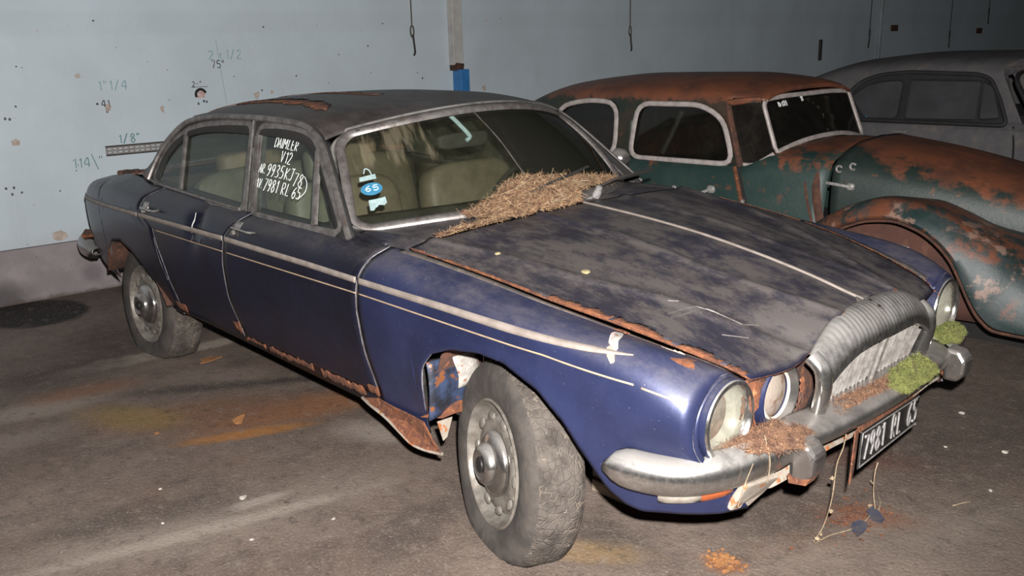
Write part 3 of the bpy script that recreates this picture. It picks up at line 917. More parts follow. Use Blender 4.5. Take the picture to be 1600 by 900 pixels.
def S(x, t):
    """body side at station x and section parameter t (0 sill .. 6 seam)"""
    x = np.atleast_1d(x).astype(float); t = np.atleast_1d(t).astype(float)
    x, t = np.broadcast_arrays(x, t)
    sh = x.shape; x = x.ravel(); t = t.ravel()
    out = np.zeros((len(x), 3))
    C = pchip(STX, STP, x)                       # (n,7,2)
    tk = np.arange(7.0)
    # section spline, vectorised over points: finite-difference tangents
    m = np.zeros_like(C)
    m[:, 1:-1] = (C[:, 2:] - C[:, :-2]) / 2
    m[:, 0] = C[:, 1] - C[:, 0]; m[:, -1] = C[:, -1] - C[:, -2]
    i = np.clip(np.floor(t).astype(int), 0, 5); u = (t - i)[:, None]
    k = np.arange(len(x))
    p = ((2 * u**3 - 3 * u**2 + 1) * C[k, i] + (u**3 - 2 * u**2 + u) * m[k, i]
         + (-2 * u**3 + 3 * u**2) * C[k, i + 1] + (u**3 - u**2) * m[k, i + 1])
    out[:, 0] = x; out[:, 1] = -p[:, 0]; out[:, 2] = p[:, 1]
    return out.reshape(sh + (3,))


TT = np.linspace(0, 5.2, 105)


def t_of_z(x, z):
    x = np.atleast_1d(x).astype(float); z = np.broadcast_to(z, x.shape)
    res = []
    for a, b in zip(x, z):
        zz = S(np.full(105, a), TT)[:, 2]
        res.append(np.interp(b, zz, TT))
    return np.array(res)


def side_pt(x, z, off=0.0):
    """point on the right flank at (x, z), pushed out by off"""
    x = np.atleast_1d(x).astype(float)
    t = t_of_z(x, z)
    p = S(x, t); e = 1e-3
    du = S(x + e, t) - p; dv = S(x, t + e) - p
    n = np.cross(du, dv); n /= np.linalg.norm(n, axis=1)[:, None]
    n *= np.where(n[:, 1] > 0, -1, 1)[:, None]
    return p + n * off


def both(fn):
    """run a builder for the right side and for the mirrored left side"""
    fn(lambda v: np.asarray(v, float), 'right')
    fn(mirror, 'left')


def panel(name, xa, xb, tlo, thi, nx, nt, mat, mir, xs=None, solid=0.006, warp=None):
    """panel of the body side between x curves xa(t), xb(t) and t curves tlo(x), thi(x)"""
    s = np.linspace(0, 1, nx) if xs is None else np.asarray(xs)
    qv = np.linspace(0, 1, nt)
    P = np.zeros((len(s), nt, 3))
    for j, q_ in enumerate(qv):
        t = np.full(len(s), 0.5 + q_ * 5.0)
        for it in range(5):
            x = np.array([xa(a) * (1 - c) + xb(a) * c for a, c in zip(t, s)])
            t = tlo(x) * (1 - q_) + thi(x) * q_
        P[:, j] = S(x, t)
    if warp is not None:
        P = warp(P)
    return grid(name, mir(P), mat, CAR, solid=solid, rim=M_['edge'], offset=0.0)


cst = lambda v: (lambda a: np.full_like(np.atleast_1d(a).astype(float), v) if np.ndim(a) else v)
ARF = np.array([(-.345, .36), (-.320, .42), (-.305, .49), (-.283, .558), (-.227, .615), (-.132, .652), (0, .672), (.108, .667), (.234, .617), (.329, .541), (.398, .450), (.455, .375), (.500, .345), (.54, .336)])
ARR = np.array([(-3.09, .40), (-3.06, .50), (-3.02, .55), (-2.95, .592), (-2.80, .614), (-2.65, .575), (-2.50, .49), (-2.40, .40), (-2.33, .350)])


def arch_t(A):
    def f(x):
        x = np.atleast_1d(x)
        z = np.interp(x, A[:, 0], A[:, 1])
        inside = (x > A[0, 0]) & (x < A[-1, 0])
        t = t_of_z(x, z)
        return np.where(inside, t, 0.0)
    return f


G_WING = lambda t: np.interp(t, [0, 2.0, 3.0, 4.0, 5.0, 6.0], [-.605, -.632, -.642, -.622, -.585, -.56])
G_B = lambda t: np.interp(t, [0, 1, 2.0, 3.0, 4.0, 5.0, 6.0], [-1.60, -1.60, -1.630, -1.622, -1.585, -1.51, -1.475])
G_R = lambda t: np.interp(t, [0, 2.2, 3.0, 3.6, 4.0, 5.0, 6.0], [-2.235, -2.25, -2.30, -2.305, -2.47, -2.40, -2.30])
g = 0.0035


def dent(P):
    """the crease across the rear door"""
    P = P.copy()
    d = P[..., 0] + 1.86 - 0.35 * (P[..., 2] - 0.83)
    k = np.exp(-(d / 0.05)**2) * np.exp(-((P[..., 2] - 0.83) / 0.09)**2) * 0.016
    k += np.where(d > 0, 1, 0) * np.exp(-(d / 0.16)) * np.exp(-((P[..., 2] - 0.84) / 0.07)**2) * 0.012
    P[..., 1] += k
    return P


def flare(P):
    """the rolled lip of the wheel arch"""
    P = P.copy()
    A = polyres(ARF[1:], 60)
    Q = P[..., [0, 2]].reshape(-1, 2)
    d = np.min(np.linalg.norm(Q[:, None] - A[None], axis=2), axis=1).reshape(P.shape[:2])
    P[..., 1] -= .015 * np.exp(-(d / .05)**1.5) * np.clip((.735 - P[..., 2]) / .06, 0, 1)
    return P


def lower(mir, side):
    six = lambda x: np.full(len(np.atleast_1d(x)), 6.0)
    dl = lambda x: t_of_z(np.atleast_1d(x), 0.352)
    xs = np.unique(np.concatenate([np.linspace(0, 1, 40), (ARF[:, 0] + .60) / 1.30, (np.linspace(-.36, .56, 60) + .60) / 1.30]))
    xs = xs[(xs >= 0) & (xs <= 1)]
    wing = panel('front_wing', lambda t: G_WING(t) + g, lambda t: np.interp(t, [0, 1, 2.0, 2.6], [.742, .735, .708, .69]), arch_t(ARF), six, 0, 30, M_['blue_wing'], mir, xs, warp=flare)
    fd = panel('front_door', lambda t: G_B(t) + g, lambda t: G_WING(t) - g, dl, six, 26, 22, M_['blue'], mir)
    rdl = lambda x: np.maximum(dl(x), arch_t(ARR)(x))
    rd = panel('rear_door', lambda t: G_R(t) + g, lambda t: G_B(t) - g, rdl, six, 46, 34, M_['blue'], mir, warp=dent if side == 'right' else None)
    xr = np.unique(np.concatenate([np.linspace(0, 1, 24), (np.linspace(-3.1, -2.3, 50) + 3.66) / 1.42]))
    rw = panel('rear_wing', cst(-3.66), lambda t: G_R(t) - g, arch_t(ARR), six, 0, 26, M_['blue'], mir, xr[xr <= 1])
    # sill under the doors
    xs_ = np.linspace(-2.33, -.605, 40)
    P = np.array([[S(x, 0)[0] + np.array([0, .012, 0]), S(x, .4)[0] + np.array([0, .012, 0]), S(x, t_of_z([x], .35)[0])[0] + np.array([0, .010, 0])] for x in xs_])
    sill = grid('sill', mir(P), M_['blue'], CAR, solid=0.02)
    # dark inner shell that closes the panel gaps
    x_ = np.linspace(-3.6, -.40, 60)
    t_ = np.linspace(.6, 5.9, 12)
    X, T = np.meshgrid(x_, t_, indexing='ij')
    Q = S(X, T); Q[..., 1] += 0.03
    bm_ok = []
    P = Q.reshape(-1, 3)
    f = [q for q in gridfaces(60, 12) if not all(-3.12 < P[i][0] < -2.30 and P[i][2] < .66 for i in q)]
    add('inner_shell', mir(P), f, M_['black'], CAR)
    return wing


both(lower)


def ribbon(name, xs, zc, w, off, mat, mir, parent=None, thick=0.003, jag=0.0):
    """flat band that follows the flank"""
    xs = np.asarray(xs, float)
    zc = np.broadcast_to(zc, xs.shape); w_ = np.broadcast_to(w, xs.shape)
    j1 = RNG.normal(0, 1, len(xs)) * jag; j2 = RNG.normal(0, 1, len(xs)) * jag
    rows = [side_pt(xs, zc + w_ * k + (j1 if k > 0 else j2), off) for k in (-.5, 0, .5)]
    return grid(name, mir(np.stack(rows, 1)), mat, parent or CAR, solid=thick)


ZS = lambda x: np.interp(x, [-3.62, -3.056, -2.429, -1.556, -.944, -.6, -.152, .252, .505], [.765, .781, .796, .798, .791, .783, .775, .764, .759])


def trims(mir, side):
    for a, b in ((-3.60, -2.478), (-2.466, -1.588), (-1.578, -.628), (-.617, .505)):
        n = max(12, int((b - a) * 70))
        xs = np.linspace(a, b, n)
        wd = np.interp(xs, [-3.6, .10, .40, .505], [.021, .020, .012, .002])
        ribbon('waist_trim', xs, ZS(xs), wd, .007, M_['strip'], mir)
    for a, b in ((-2.28, -1.60), (-1.575, -.63), (-.62, .535), (.555, .665)):
        xs = np.linspace(a, b, max(8, int((b - a) * 60)))
        ribbon('coachline', xs, np.interp(xs, [-2.3, -.6, .25, .53, .665], [.744, .738, .722, .700, .668]), .0050, .0052, M_['pin'], mir, thick=.0015)
    # rust along door bottoms and sill
    for a, b, z, wd in ((-1.60, -1.42, .352, .020), (-1.40, -1.05, .350, .026), (-1.0, -.70, .345, .034), (-.68, -.605, .370, .035), (-2.28, -2.16, .37, .05), (-1.66, -1.60, .40, .05)):
        ribbon('rust_edge', np.linspace(a, b, max(6, int((b - a) * 70))), z, wd, .0055, M_['rust'], mir, jag=.0045, thick=.002)
    # chipped lines beside the door gaps
    for G, z0, z1 in ((G_WING, .37, .86), (G_B, .40, .87), (G_R, .71, .90)):
        zz = np.linspace(z0, z1, 26)
        tt = [t_of_z([G(3.0)], z)[0] for z in zz]
        xx = np.array([G(t) for t in tt]) + .006
        P = np.stack([np.concatenate([side_pt([x], z, .0050) for x, z in zip(xx + d, zz)]) for d in (-.0022, .0022)], 1)
        grid('chipped_edge', mir(P), M_['frame'], CAR, solid=.001)


both(trims)
# paint scars on the rear door
for (P_, r_) in (([(-1.86, .868), (-1.852, .84), (-1.87, .815), (-1.875, .785)], .004), ([(-1.90, .735), (-1.88, .755), (-1.865, .775)], .003), ([(-1.82, .745), (-1.80, .765)], .003), ([(-1.70, .80), (-1.695, .78)], .003), ([(-2.315, .70), (-2.30, .60), (-2.265, .50)], .0025)):
    P_ = np.array(P_)
    pts = np.concatenate([side_pt([x], z, .004) for x, z in P_])
    tube('paint_scratch', catmull(pts, 12), r_, M_['chalk'] if r_ > .0035 else M_['frame'], CAR, 5, r2=.001, upv=(0, -1, 0))


# ------------------------------------------------------------------ bonnet and cowl
BX = np.array([-.90, -.50, -.20, .10, .35, .55, .68, .735])
BK = np.array([  # seam, outer crease, middle, inner crease, centre
    [(.790, .893), (.735, .905), (.50, .935), (.25, .952), (0, .957)],
    [(.779, .892), (.705, .912), (.49, .934), (.245, .946), (0, .953)],
    [(.762, .866), (.640, .888), (.44, .911), (.232, .923), (0, .934)],
    [(.744, .827), (.575, .847), (.40, .870), (.226, .886), (0, .903)],
    [(.698, .783), (.470, .803), (.345, .820), (.218, .836), (0, .862)],
    [(.645, .735), (.405, .748), (.305, .775), (.203, .806), (0, .819)],
    [(.598, .692), (.365, .706), (.275, .748), (.183, .783), (0, .784)],
    [(.560, .650), (.345, .690), (.262, .734), (.170, .770), (0, .770)],
])


def B(x, t):
    """bonnet, right half: t 0 seam .. 4 centre line"""
    C = pchip(BX, BK, np.array([x]))[0]
    tk = np.array([0, 1, 2, 3, 4.0])
    m = np.zeros_like(C)
    m[1:-1] = (C[2:] - C[:-2]) / 2; m[0] = C[1] - C[0]; m[-1] = (C[-1] - C[-2]) * np.array([1, 0.0])
    m[1] *= np.array([1, .75])
    i = min(int(t), 3); u = t - i
    p = (2 * u**3 - 3 * u**2 + 1) * C[i] + (u**3 - 2 * u**2 + u) * m[i] + (-2 * u**3 + 3 * u**2) * C[i + 1] + (u**3 - u**2) * m[i + 1]
    # softly pressed creases
    p[1] += 0.009 * math.exp(-((t - 1) / .13)**2) + 0.009 * math.exp(-((t - 3) / .10)**2)
    if x > .655 and t < 1:
        p[1] -= .007 * min(1.2, (x - .655) / .075)**2 * math.sin(math.pi * t)**.7
    return np.array([x, -p[0], p[1]])


def bon_front(t):
    return float(np.interp(t, [0, .25, .6, 1.0, 2, 3, 4], [.700, .712, .728, .738, .742, .742, .728]))


def bon_rear(t):
    return float(np.interp(t, [0, 1, 2, 3, 4], [-.475, -.455, -.42, -.402, -.396]))


def half_sheet(f0, f1, ns, ts, fn):
    P = np.array([[fn(f0(t) * (1 - s) + f1(t) * s, t) for t in ts] for s in np.linspace(0, 1, ns)])
    return P


tb = np.concatenate([np.linspace(0.03, .8, 8), np.linspace(.85, 1.15, 7), np.linspace(1.3, 2.7, 8), np.linspace(2.85, 3.15, 7), np.linspace(3.3, 4, 5)])
P = half_sheet(bon_rear, bon_front, 46, tb, B)
full = np.concatenate([P, mirror(P)[:, ::-1][:, 1:]], 1)
grid('bonnet', full, M_['blue_dusty'], CAR, solid=.007, rim=M_['rust'], offset=0.0)
# cowl between bonnet and windscreen
cow0 = lambda t: -.86 + .33 * (1 - (np.interp(t, [0, 1, 2, 3, 4], [.78, .70, .49, .245, 0]) / .78)**2)
P = half_sheet(cow0, lambda t: bon_rear(t) - .006, 10, np.linspace(0, 4, 30), lambda x, t: B(x, t) - np.array([0, 0, .006 + .012 * math.exp(-((x + .44) / .05)**2)]))
full = np.concatenate([P, mirror(P)[:, ::-1][:, 1:]], 1)
grid('cowl', full, M_['blue_dusty'], CAR, solid=.006)
# bonnet mouldings and rust
xs = np.linspace(-.392, .722, 40)
Pc = np.array([B(x, 4) + np.array([0, 0, .004]) for x in xs])
MB().tube(Pc, .0085, 8, r2=.005, upv=(0, 0, 1)).build('bonnet_strip', M_['strip'], CAR)


def seam_rust(mir, side):
    for a, b, wd, mt, t0 in ((-.47, -.40, .10, 'rust', .02), (-.30, .10, .05, 'rust', .02), (.12, .32, .16, 'rust', .02), (.33, .50, .18, 'rust', .02), (.52, .63, .15, 'rust', .02), (.645, .690, .14, 'rust', .0)):
        xs = np.linspace(a, b, max(10, int((b - a) * 150)))
        wj = np.abs(wd * .62 * (1 + .55 * np.convolve(RNG.standard_normal(len(xs) + 6), np.ones(6) / 3, 'same')[3:-3])) + .015
        if side == 'left':
            wj = wj * .12
        P = np.array([[B(x, t0 + w_ * k) + np.array([0, 0, .0055]) for k in (0, .5, 1)] for x, w_ in zip(xs, wj)])
        grid('seam_rust', mir(P), M_[mt], CAR, solid=.002)
    # grimy gutter of the wing beside the bonnet
    xs = np.linspace(-.50, .66, 50)
    P = np.array([[S(x, t)[0] + np.array([0, 0, .0035]) for t in (5.78, 5.88, 5.985)] for x in xs])
    grid('wing_gutter', mir(P), simple('gutter_grime', (.085, .066, .055), (.05, .042, .038), 20, .8, c3=(.19, .15, .12), s3=8), CAR, solid=.002)


both(seam_rust)


# wing damage: torn patch with pink and white primer, a rust scab, cracks
def wing_patch(name, pts, mat, th=.003, lift=.0015):
    """irregular flat scar on the right wing; pts in (x, t)"""
    pts = np.array(pts)
    if pts[:, 0].mean() < .45:
        pts = np.stack([.392 + (pts[:, 0] - .378) * .5, 5.78 + (pts[:, 1] - 5.74) * 1.3], 1)
        pts[:, 0] += (5.7 - pts[:, 1]) * .042
    c = pts.mean(0); k = len(pts); e = 1e-3
    fine = polyres(np.vstack([pts, pts[:1]]), 3 * k + 1)[:-1]; k = len(fine)
    rows = []
    for f_ in (1.0, .66, .33, .04):
        ring = []
        for x, t in c + (fine - c) * f_:
            p = S(x, t)[0]
            n = np.cross(S(x + e, t)[0] - p, S(x, t + e)[0] - p); n /= np.linalg.norm(n)
            ring.append(p + (n if n[2] > 0 else -n) * (lift + .003))
        rows.append(ring)
    return MB().grid(np.array(rows), False, True).build(name, mat, CAR, smooth=False, solid=th)


wing_patch('torn_paint', [(.345, 5.50), (.365, 5.62), (.395, 5.60), (.41, 5.30), (.405, 5.05), (.415, 4.80), (.395, 4.62), (.375, 4.72), (.365, 5.0), (.35, 5.25)], M_['white'])
wing_patch('torn_paint', [(.335, 5.60), (.352, 5.72), (.392, 5.74), (.42, 5.66), (.40, 5.58), (.37, 5.62)], M_['rust'], lift=.004)
wing_patch('torn_paint', [(.347, 5.35), (.362, 5.42), (.372, 5.1), (.372, 4.8), (.358, 4.85), (.352, 5.1)], M_['pink'], lift=.004)
wing_patch('torn_paint', [(.352, 4.72), (.372, 4.82), (.40, 4.70), (.40, 4.42), (.375, 4.35), (.355, 4.5)], M_['rust_pale'], lift=.003)
wing_patch('torn_paint', [(.60, 5.25), (.618, 5.32), (.62, 5.10), (.632, 4.98), (.640, 4.80), (.615, 4.78), (.59, 4.85), (.575, 4.90), (.60, 5.02)], M_['rust'])
wing_patch('torn_paint', [(.50, 5.72), (.525, 5.70), (.55, 5.62), (.575, 5.60), (.56, 5.56), (.52, 5.62)], M_['rust_pale'])
for pts in ([(.42, .55), (.435, .85), (.45, 1.05), (.50, 1.08), (.56, 1.02)], [(.45, 1.05), (.43, 1.0), (.40, .62)], [(.33, 1.05), (.36, .92), (.385, .98)], [(.56, 1.02), (.585, 1.35)], [(.55, .62), (.60, .80)]):
    P = np.array([B(x, t) + np.array([0, 0, .004]) for x, t in pts])
    tube('paint_crack', catmull(P, 12), .0015, M_['frame'], CAR, 5, r2=.002, upv=(0, 0, 1))

# boot lid and tail
tbt = np.linspace(0, 1, 8)
xs = np.linspace(-3.66, -2.95, 12)
P = np.array([[(lambda q: np.array([x, q[1] * (1 - k), q[2] + .022 * math.sin(k * math.pi / 2)]))(S(x, 6.0)[0]) for k in tbt] for x in xs])
full = np.concatenate([P, mirror(P)[:, ::-1][:, 1:]], 1)
grid('boot_lid', full, M_['blue_dusty'], CAR, solid=.006, rim=M_['rust'])
P = np.array([[np.array([-3.66 - .03 * math.sin(math.pi * (t / 6)), q[1] * k, q[2]]) for k in np.linspace(1, -1, 9)] for t in np.linspace(0, 6, 12) for q in [S(-3.66, t)[0]]])
grid('tail_panel', P, M_['blue'], CAR, solid=.006)
for s in (-1, 1):
    blob('tail_lamp', (-3.68, s * .56, .66), (.05, .09, .20), M_['orange'], CAR, .5, 10, 14)
# rusted scuttle of the rear deck beside the screen
q = MB()
for k in range(14):
    q.box((-3.42 + .045 * k + RNG.normal(0, .01), -.58 + RNG.normal(0, .02), .885 + .004 * k + RNG.uniform(0, .012)), (.05, .03, RNG.uniform(.006, .022)), rotz(RNG.uniform(-.6, .6)))
q.build('deck_rust', M_['rust_dark'], CAR, smooth=False)
for x, t, r in ((-.185, .95, .010), (.085, 1.28, .016)):
    MB().lathe([(.001, .004), (r * .6, .0035), (r, .0005)], B(x, t) + np.array([0, 0, .004]), (.1, -.25, 1), 14).build('lichen_spot', simple('pale_lichen', (.30, .25, .13), (.22, .18, .10), 60, .9), CAR)

# ------------------------------------------------------------------ glasshouse
GS = .4545
GN = np.array([0, -1, GS]); GN = GN / np.linalg.norm(GN)


def Gp(x, z, off=0.0):
    return np.array([x, -(.80 - GS * (z - .90)), z]) + GN * off


def Gp3(P, off=0.0):
    return np.array([Gp(x, z, off) for x, z in P])


def frame_band(name, outline, wid, off, th, mat, mir, parent=None):
    o = offset2d(outline, wid)
    k = len(outline)
    a, b = Gp3(outline, off), Gp3(o, off)
    m_ = (a + b) / 2 + GN * .004
    P = np.stack([a - GN * th, a, m_, b, b - GN * th], 0)
    return MB().grid(P, False, True).build(name, mat, parent or CAR) if mir is None else MB().grid(mir(P), False, True).build(name, mat, parent or CAR)


FD = rounded([(-1.621, 1.222), (-1.44, 1.229), (-1.292, 1.222), (-1.185, 1.20), (-1.115, 1.140), (-.842, .909), (-1.0, .907), (-1.463, .905)], .045)
RD = rounded([(-1.700, 1.230), (-1.912, 1.224), (-2.117, 1.208), (-2.27, 1.180), (-2.394, 1.120), (-2.452, 1.045), (-2.470, .952), (-2.192, .930), (-2.0, .920), (-1.566, .908)], .04)
GUT = catmull([(-2.512, .945), (-2.503, .997), (-2.467, 1.085), (-2.379, 1.168), (-2.278, 1.219), (-2.057, 1.250), (-1.704, 1.260), (-1.46, 1.258), (-1.267, 1.246), (-1.157, 1.213), (-1.067, 1.157), (-.765, .894)], 60)


def glasshouse(mir, side):
    nm = side
    for oid, (OUT, nmw) in enumerate(((FD, 'front_door_frame'), (RD, 'rear_door_frame'))):
        frame_band(nmw, OUT, .026, .008, .026, M_['frame'], mir)
        c = OUT.mean(0)
        V = Gp3(np.vstack([[c], OUT]), -.004)
        k = len(OUT)
        # pane as a gently curved fan of quads
        rings = [c + (OUT - c) * s for s in (1.02, .66, .33)]
        mbp = MB().grid(mir(np.array([Gp3(r, -.004) for r in rings])), False, True)
        mbp.put(mir(Gp3(rings[-1], -.004)), [tuple(range(k))])
        pane = mbp.build('window_pane', M_['glass'] if side == 'right' else M_['glass_film'], CAR)
        pane['label'] = 'dirty side window glass'
        if oid == 0 and side == 'right':
            globals()['PANE'] = pane
    # divider bars
    for (p0, p1, w_) in (((-1.133, 1.165), (-1.014, .906), .020), ((-2.283, 1.180), (-2.163, .928), .015)):
        a, b = Gp(*p0, .004), Gp(*p1, .004)
        MB().tube(mir(np.array([a, b])), w_, 8, r2=.010, upv=mir(GN)).build('window_divider', M_['frame'], CAR)
    # B post
    o = Gp3([(-1.712, 1.255), (-1.620, 1.255), (-1.462, .895), (-1.566, .895)], .002)
    MB().prism(mir(o), mir(-GN * .03)).build('centre_post', M_['frame'], CAR, bevel=.004, smooth=False)
    MB().tube(mir(Gp3([(-1.672, 1.252), (-1.512, .900)], .012)), .007, 6).build('post_moulding', M_['chrome'], CAR)
    # gutter rail
    MB().tube(mir(Gp3(GUT, .016)), .011, 8, r2=.013).build('gutter_rail', M_['frame'], CAR)
    # dark recess behind the door frames
    inn = np.array([(x, z) for x, z in GUT])
    t_ = np.gradient(inn, axis=0); t_ /= np.linalg.norm(t_, axis=1)[:, None]
    nn = np.stack([t_[:, 1], -t_[:, 0]], 1)
    P = np.stack([Gp3(inn + nn * d, -.004) for d in (-.012, .02, .062)], 1)
    grid('door_rebate', mir(P), M_['black'], CAR, solid=.012)
    # belt moulding
    for a, b in ((-2.50, -1.575), (-1.46, -.785)):
        xs = np.linspace(a, b, 24)
        zz = np.interp(xs, [-2.5, -2.1, -1.5, -.98, -.785], [.948, .918, .900, .892, .893])
        P = np.array([S(x, 6.0)[0] + np.array([0, -.004, .004]) for x in xs]); P[:, 2] = np.maximum(P[:, 2], zz)
        MB().tube(mir(P), .009, 6, r2=.008).build('belt_moulding', M_['frame'], CAR)
    # shelf from the shoulder to the glass
    xs = np.linspace(-2.50, -.60, 40)
    P = np.array([[S(x, 6.0)[0], S(x, 6.0)[0] + np.array([0, .06, .01])] for x in xs])
    grid('belt_shelf', mir(P), M_['blue'], CAR, solid=.004)
    # A pillar
    a = np.array([W(-1.035, s) for s in np.linspace(-.03, 1.0, 14)])
    gb = catmull(Gp3([(-.772, .90), (-.90, 1.012), (-1.067, 1.157), (-1.135, 1.20)], .008), 14)
    P = np.stack([a, (a + gb) / 2 + np.array([.006, -.006, 0]), gb], 1)
    grid('windscreen_pillar', mir(P), M_['blue'], CAR, solid=.01)


def W(v, s, off=0.0):
    """windscreen surface: v -1 right .. 1 left, s 0 bottom .. 1 top"""
    a = np.array([-.500 - .338 * v * v, .748 * v, .958 - .058 * v * v])
    b = np.array([-.925 - .178 * v * v, .612 * v, 1.287 - .078 * v * v])
    n = np.array([.62, .35 * v, .78])
    return a + (b - a) * s + n * (off + .020 * math.sin(math.pi * np.clip(s, 0, 1)))


both(glasshouse)


def hw(s):
    r = .16
    q = 1.0
    for e_ in (s, 1 - s):
        if e_ < r:
            q = min(q, 1 - .085 * (1 - math.sqrt(max(0, 1 - ((r - e_) / r)**2))))
    return q


ss = 0.5 - 0.5 * np.cos(np.linspace(0, np.pi, 26))
P = np.array([[W(v * hw(s), s) for v in np.linspace(-1, 1, 40)] for s in ss])
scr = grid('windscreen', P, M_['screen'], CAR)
scr['label'] = 'dirty windscreen glass, darker on its left half'
rim = [W(v * hw(0), 0, .006) for v in np.linspace(-1, 1, 40)] + [W(hw(s), s, .006) for s in ss[1:-1]] + [W(v * hw(1), 1, .006) for v in np.linspace(1, -1, 40)] + [W(-hw(s), s, .006) for s in ss[-2:0:-1]]
MB().tube(np.array(rim), .020, 8, r2=.012, upv=(.62, 0, .78), closed=True).build('windscreen_surround', M_['frame'], CAR)
rim2 = [W(v * hw(0) * 1.03, -.055, .0) for v in np.linspace(-1, 1, 40)] + [W(hw(s) * 1.038, s, .0) for s in ss[1:-1]] + [W(v * hw(1) * 1.035, 1.05, .002) for v in np.linspace(1, -1, 40)] + [W(-hw(s) * 1.038, s, .0) for s in ss[-2:0:-1]]
MB().tube(np.array(rim2), .011, 8, closed=True).build('windscreen_moulding', M_['chrome'], CAR)
# old crack that runs down from the mirror
tube('screen_crack', catmull([W(-.135, .98, .003), W(-.140, .62, .003), W(-.150, .34, .003), W(-.145, .15, .003)], 24), .0022, M_['frame'], CAR, 5)
# stickers inside the passenger edge
def sticker(pts, mat, name='sticker'):
    V = np.array([W(v, s, -.002) for v, s in pts]); c = V.mean(0)
    k = len(V)
    return add(name, np.vstack([[c], V]), [(0, 1 + i, 1 + (i + 1) % k) for i in range(k)], mat, CAR, smooth=False, solid=.001)


def near(v0, s0, pts):
    return [(v0 + a, s0 + b) for a, b in pts]


sticker(near(-.905, .475, [(-.038, -.022), (.036, -.018), (.036, .030), (-.036, .022)]), M_['paper'])
tube('sticker_mark', catmull([W(-.918, .525, -.001), W(-.908, .575, -.001), W(-.892, .555, -.001), W(-.886, .505, -.001)], 12), .0018, M_['paper'], CAR, 5)
th = np.linspace(0, 2 * np.pi, 25)[:-1]
sticker(near(-.900, .365, [(.046 * math.cos(t), .060 * math.sin(t)) for t in th]), M_['bluetrim'])
for txt, dv in (('65', -.038),):
    mbt = MB()
    for per in strokes(txt, (0, 0, 0), (1, 0, 0), (0, 1, 0), 1, .1, (0, 0, 1), smooth=True):
        for st in per:
            mbt.tube([W(-.900 + dv * .75 + q[0] * .042, .342 + q[1] * .048, .002) for q in st], .0018, 5)
    mbt.build('sticker_mark', M_['paper'], CAR)
sticker(near(-.888, .225, [(-.036, -.058), (-.022, -.060), (-.016, -.027), (-.009, -.038), (.003, -.017), (.023, -.027), (.036, -.008), (.035, .048), (.015, .042), (-.035, .038)]), M_['paper'])

# roof
def rib(pts, n=26):
    return catmull(pts, n)


RIBS = []
RIBS.append(np.array([Gp(-1.125, 1.199, .010)] + [W(v, 1.05) for v in (-.98, -.80, -.55, -.28, 0)]))
for (gx, gz, cx, cz) in ((-1.275, 1.247, -1.16, 1.322), (-1.46, 1.258, -1.45, 1.342), (-1.704, 1.260, -1.75, 1.343), (-2.057, 1.250, -2.12, 1.327), (-2.278, 1.219, -2.42, 1.296)):
    q = Gp(gx, gz, .010)
    yg = -q[1]
    RIBS.append(np.array([q, [gx * .93 + cx * .07, -yg * .93, gz + (cz - gz) * .34], [gx * .75 + cx * .25, -yg * .72, gz + (cz - gz) * .70], [gx * .45 + cx * .55, -yg * .44, gz + (cz - gz) * .91], [gx * .2 + cx * .8, -yg * .2, gz + (cz - gz) * .985], [cx, 0, cz]]))
RIBS.append(np.array([Gp(-2.379, 1.168, .010), (-2.44, -.625, 1.196), (-2.545, -.50, 1.218), (-2.62, -.32, 1.232), (-2.66, -.15, 1.238), (-2.67, 0, 1.240)]))
RR = np.array([rib(r) for r in RIBS])
# smooth between ribs
u0 = np.arange(len(RIBS)); uu = np.linspace(0, len(RIBS) - 1, 44)
half = pchip(u0, RR, uu)
full = np.concatenate([half, mirror(half)[:, ::-1][:, 1:]], 1)
grid('roof', full, M_['roof'], CAR, solid=.008)


def quarter(mir, side):
    R_ = [np.array([Gp(-2.379, 1.168, .010), (-2.44, -.625, 1.196), (-2.545, -.50, 1.218)]),
          np.array([Gp(-2.467, 1.085, .010), (-2.575, -.640, 1.115), (-2.70, -.535, 1.130)]),
          np.array([Gp(-2.503, .997, .010), (-2.70, -.672, 1.015), (-2.87, -.58, 1.010)]),
          np.array([Gp(-2.512, .935, .012), (-2.76, -.715, .940), (-2.98, -.60, .925)])]
    Q = pchip(np.arange(4), np.array([rib(r, 12) for r in R_]), np.linspace(0, 3, 16))
    grid('rear_pillar', mir(Q), M_['roof'], CAR, solid=.008)
    # rust where the pillar meets the wing
    q = [Gp(-2.512, .955, .022), (-2.60, -.735, .958), (-2.70, -.725, .955)]
    MB().tube(mir(catmull(q, 10)), .012, 6).build('pillar_rust', M_['rust'], CAR)
    # peeled vinyl with rust along the roof edge
    if side == 'right':
        rows = []
        us = np.linspace(1.35, 5.55, 44)
        for i, u in enumerate(us):
            e_ = min(1, (u - 1.35) / .25, (5.55 - u) / .8)
            c = np.interp(u, [1.35, 2.2, 3.2, 4.4, 5.55], [.215, .30, .33, .31, .28])
            w0 = max(.004, (.050 + RNG.normal(0, .014)) * e_)
            rr_ = []
            for k in (-1, 0, 1):
                p = pchip(u0, RR, [u])[0]
                f_ = np.clip(c + k * w0, 0, 1) * (len(p) - 1)
                i0 = int(f_)
                rr_.append(p[i0] + (p[min(i0 + 1, len(p) - 1)] - p[i0]) * (f_ - i0) + np.array([0, -.002, .005]))
            rows.append(rr_)
        grid('roof_rust', np.array(rows), M_['rust'], CAR, solid=.003)
        rows = []
        for u in np.linspace(2.0, 4.6, 30):
            p = pchip(u0, RR, [u])[0]
            i0 = int(.72 * 25)
            w_ = int(RNG.integers(1, 3))
            rows.append([p[i0] + (0, 0, .004), p[i0 + w_] + np.array([0, 0, .004])])
        grid('roof_rust', np.array(rows), M_['rust'], CAR, solid=.002)


both(quarter)
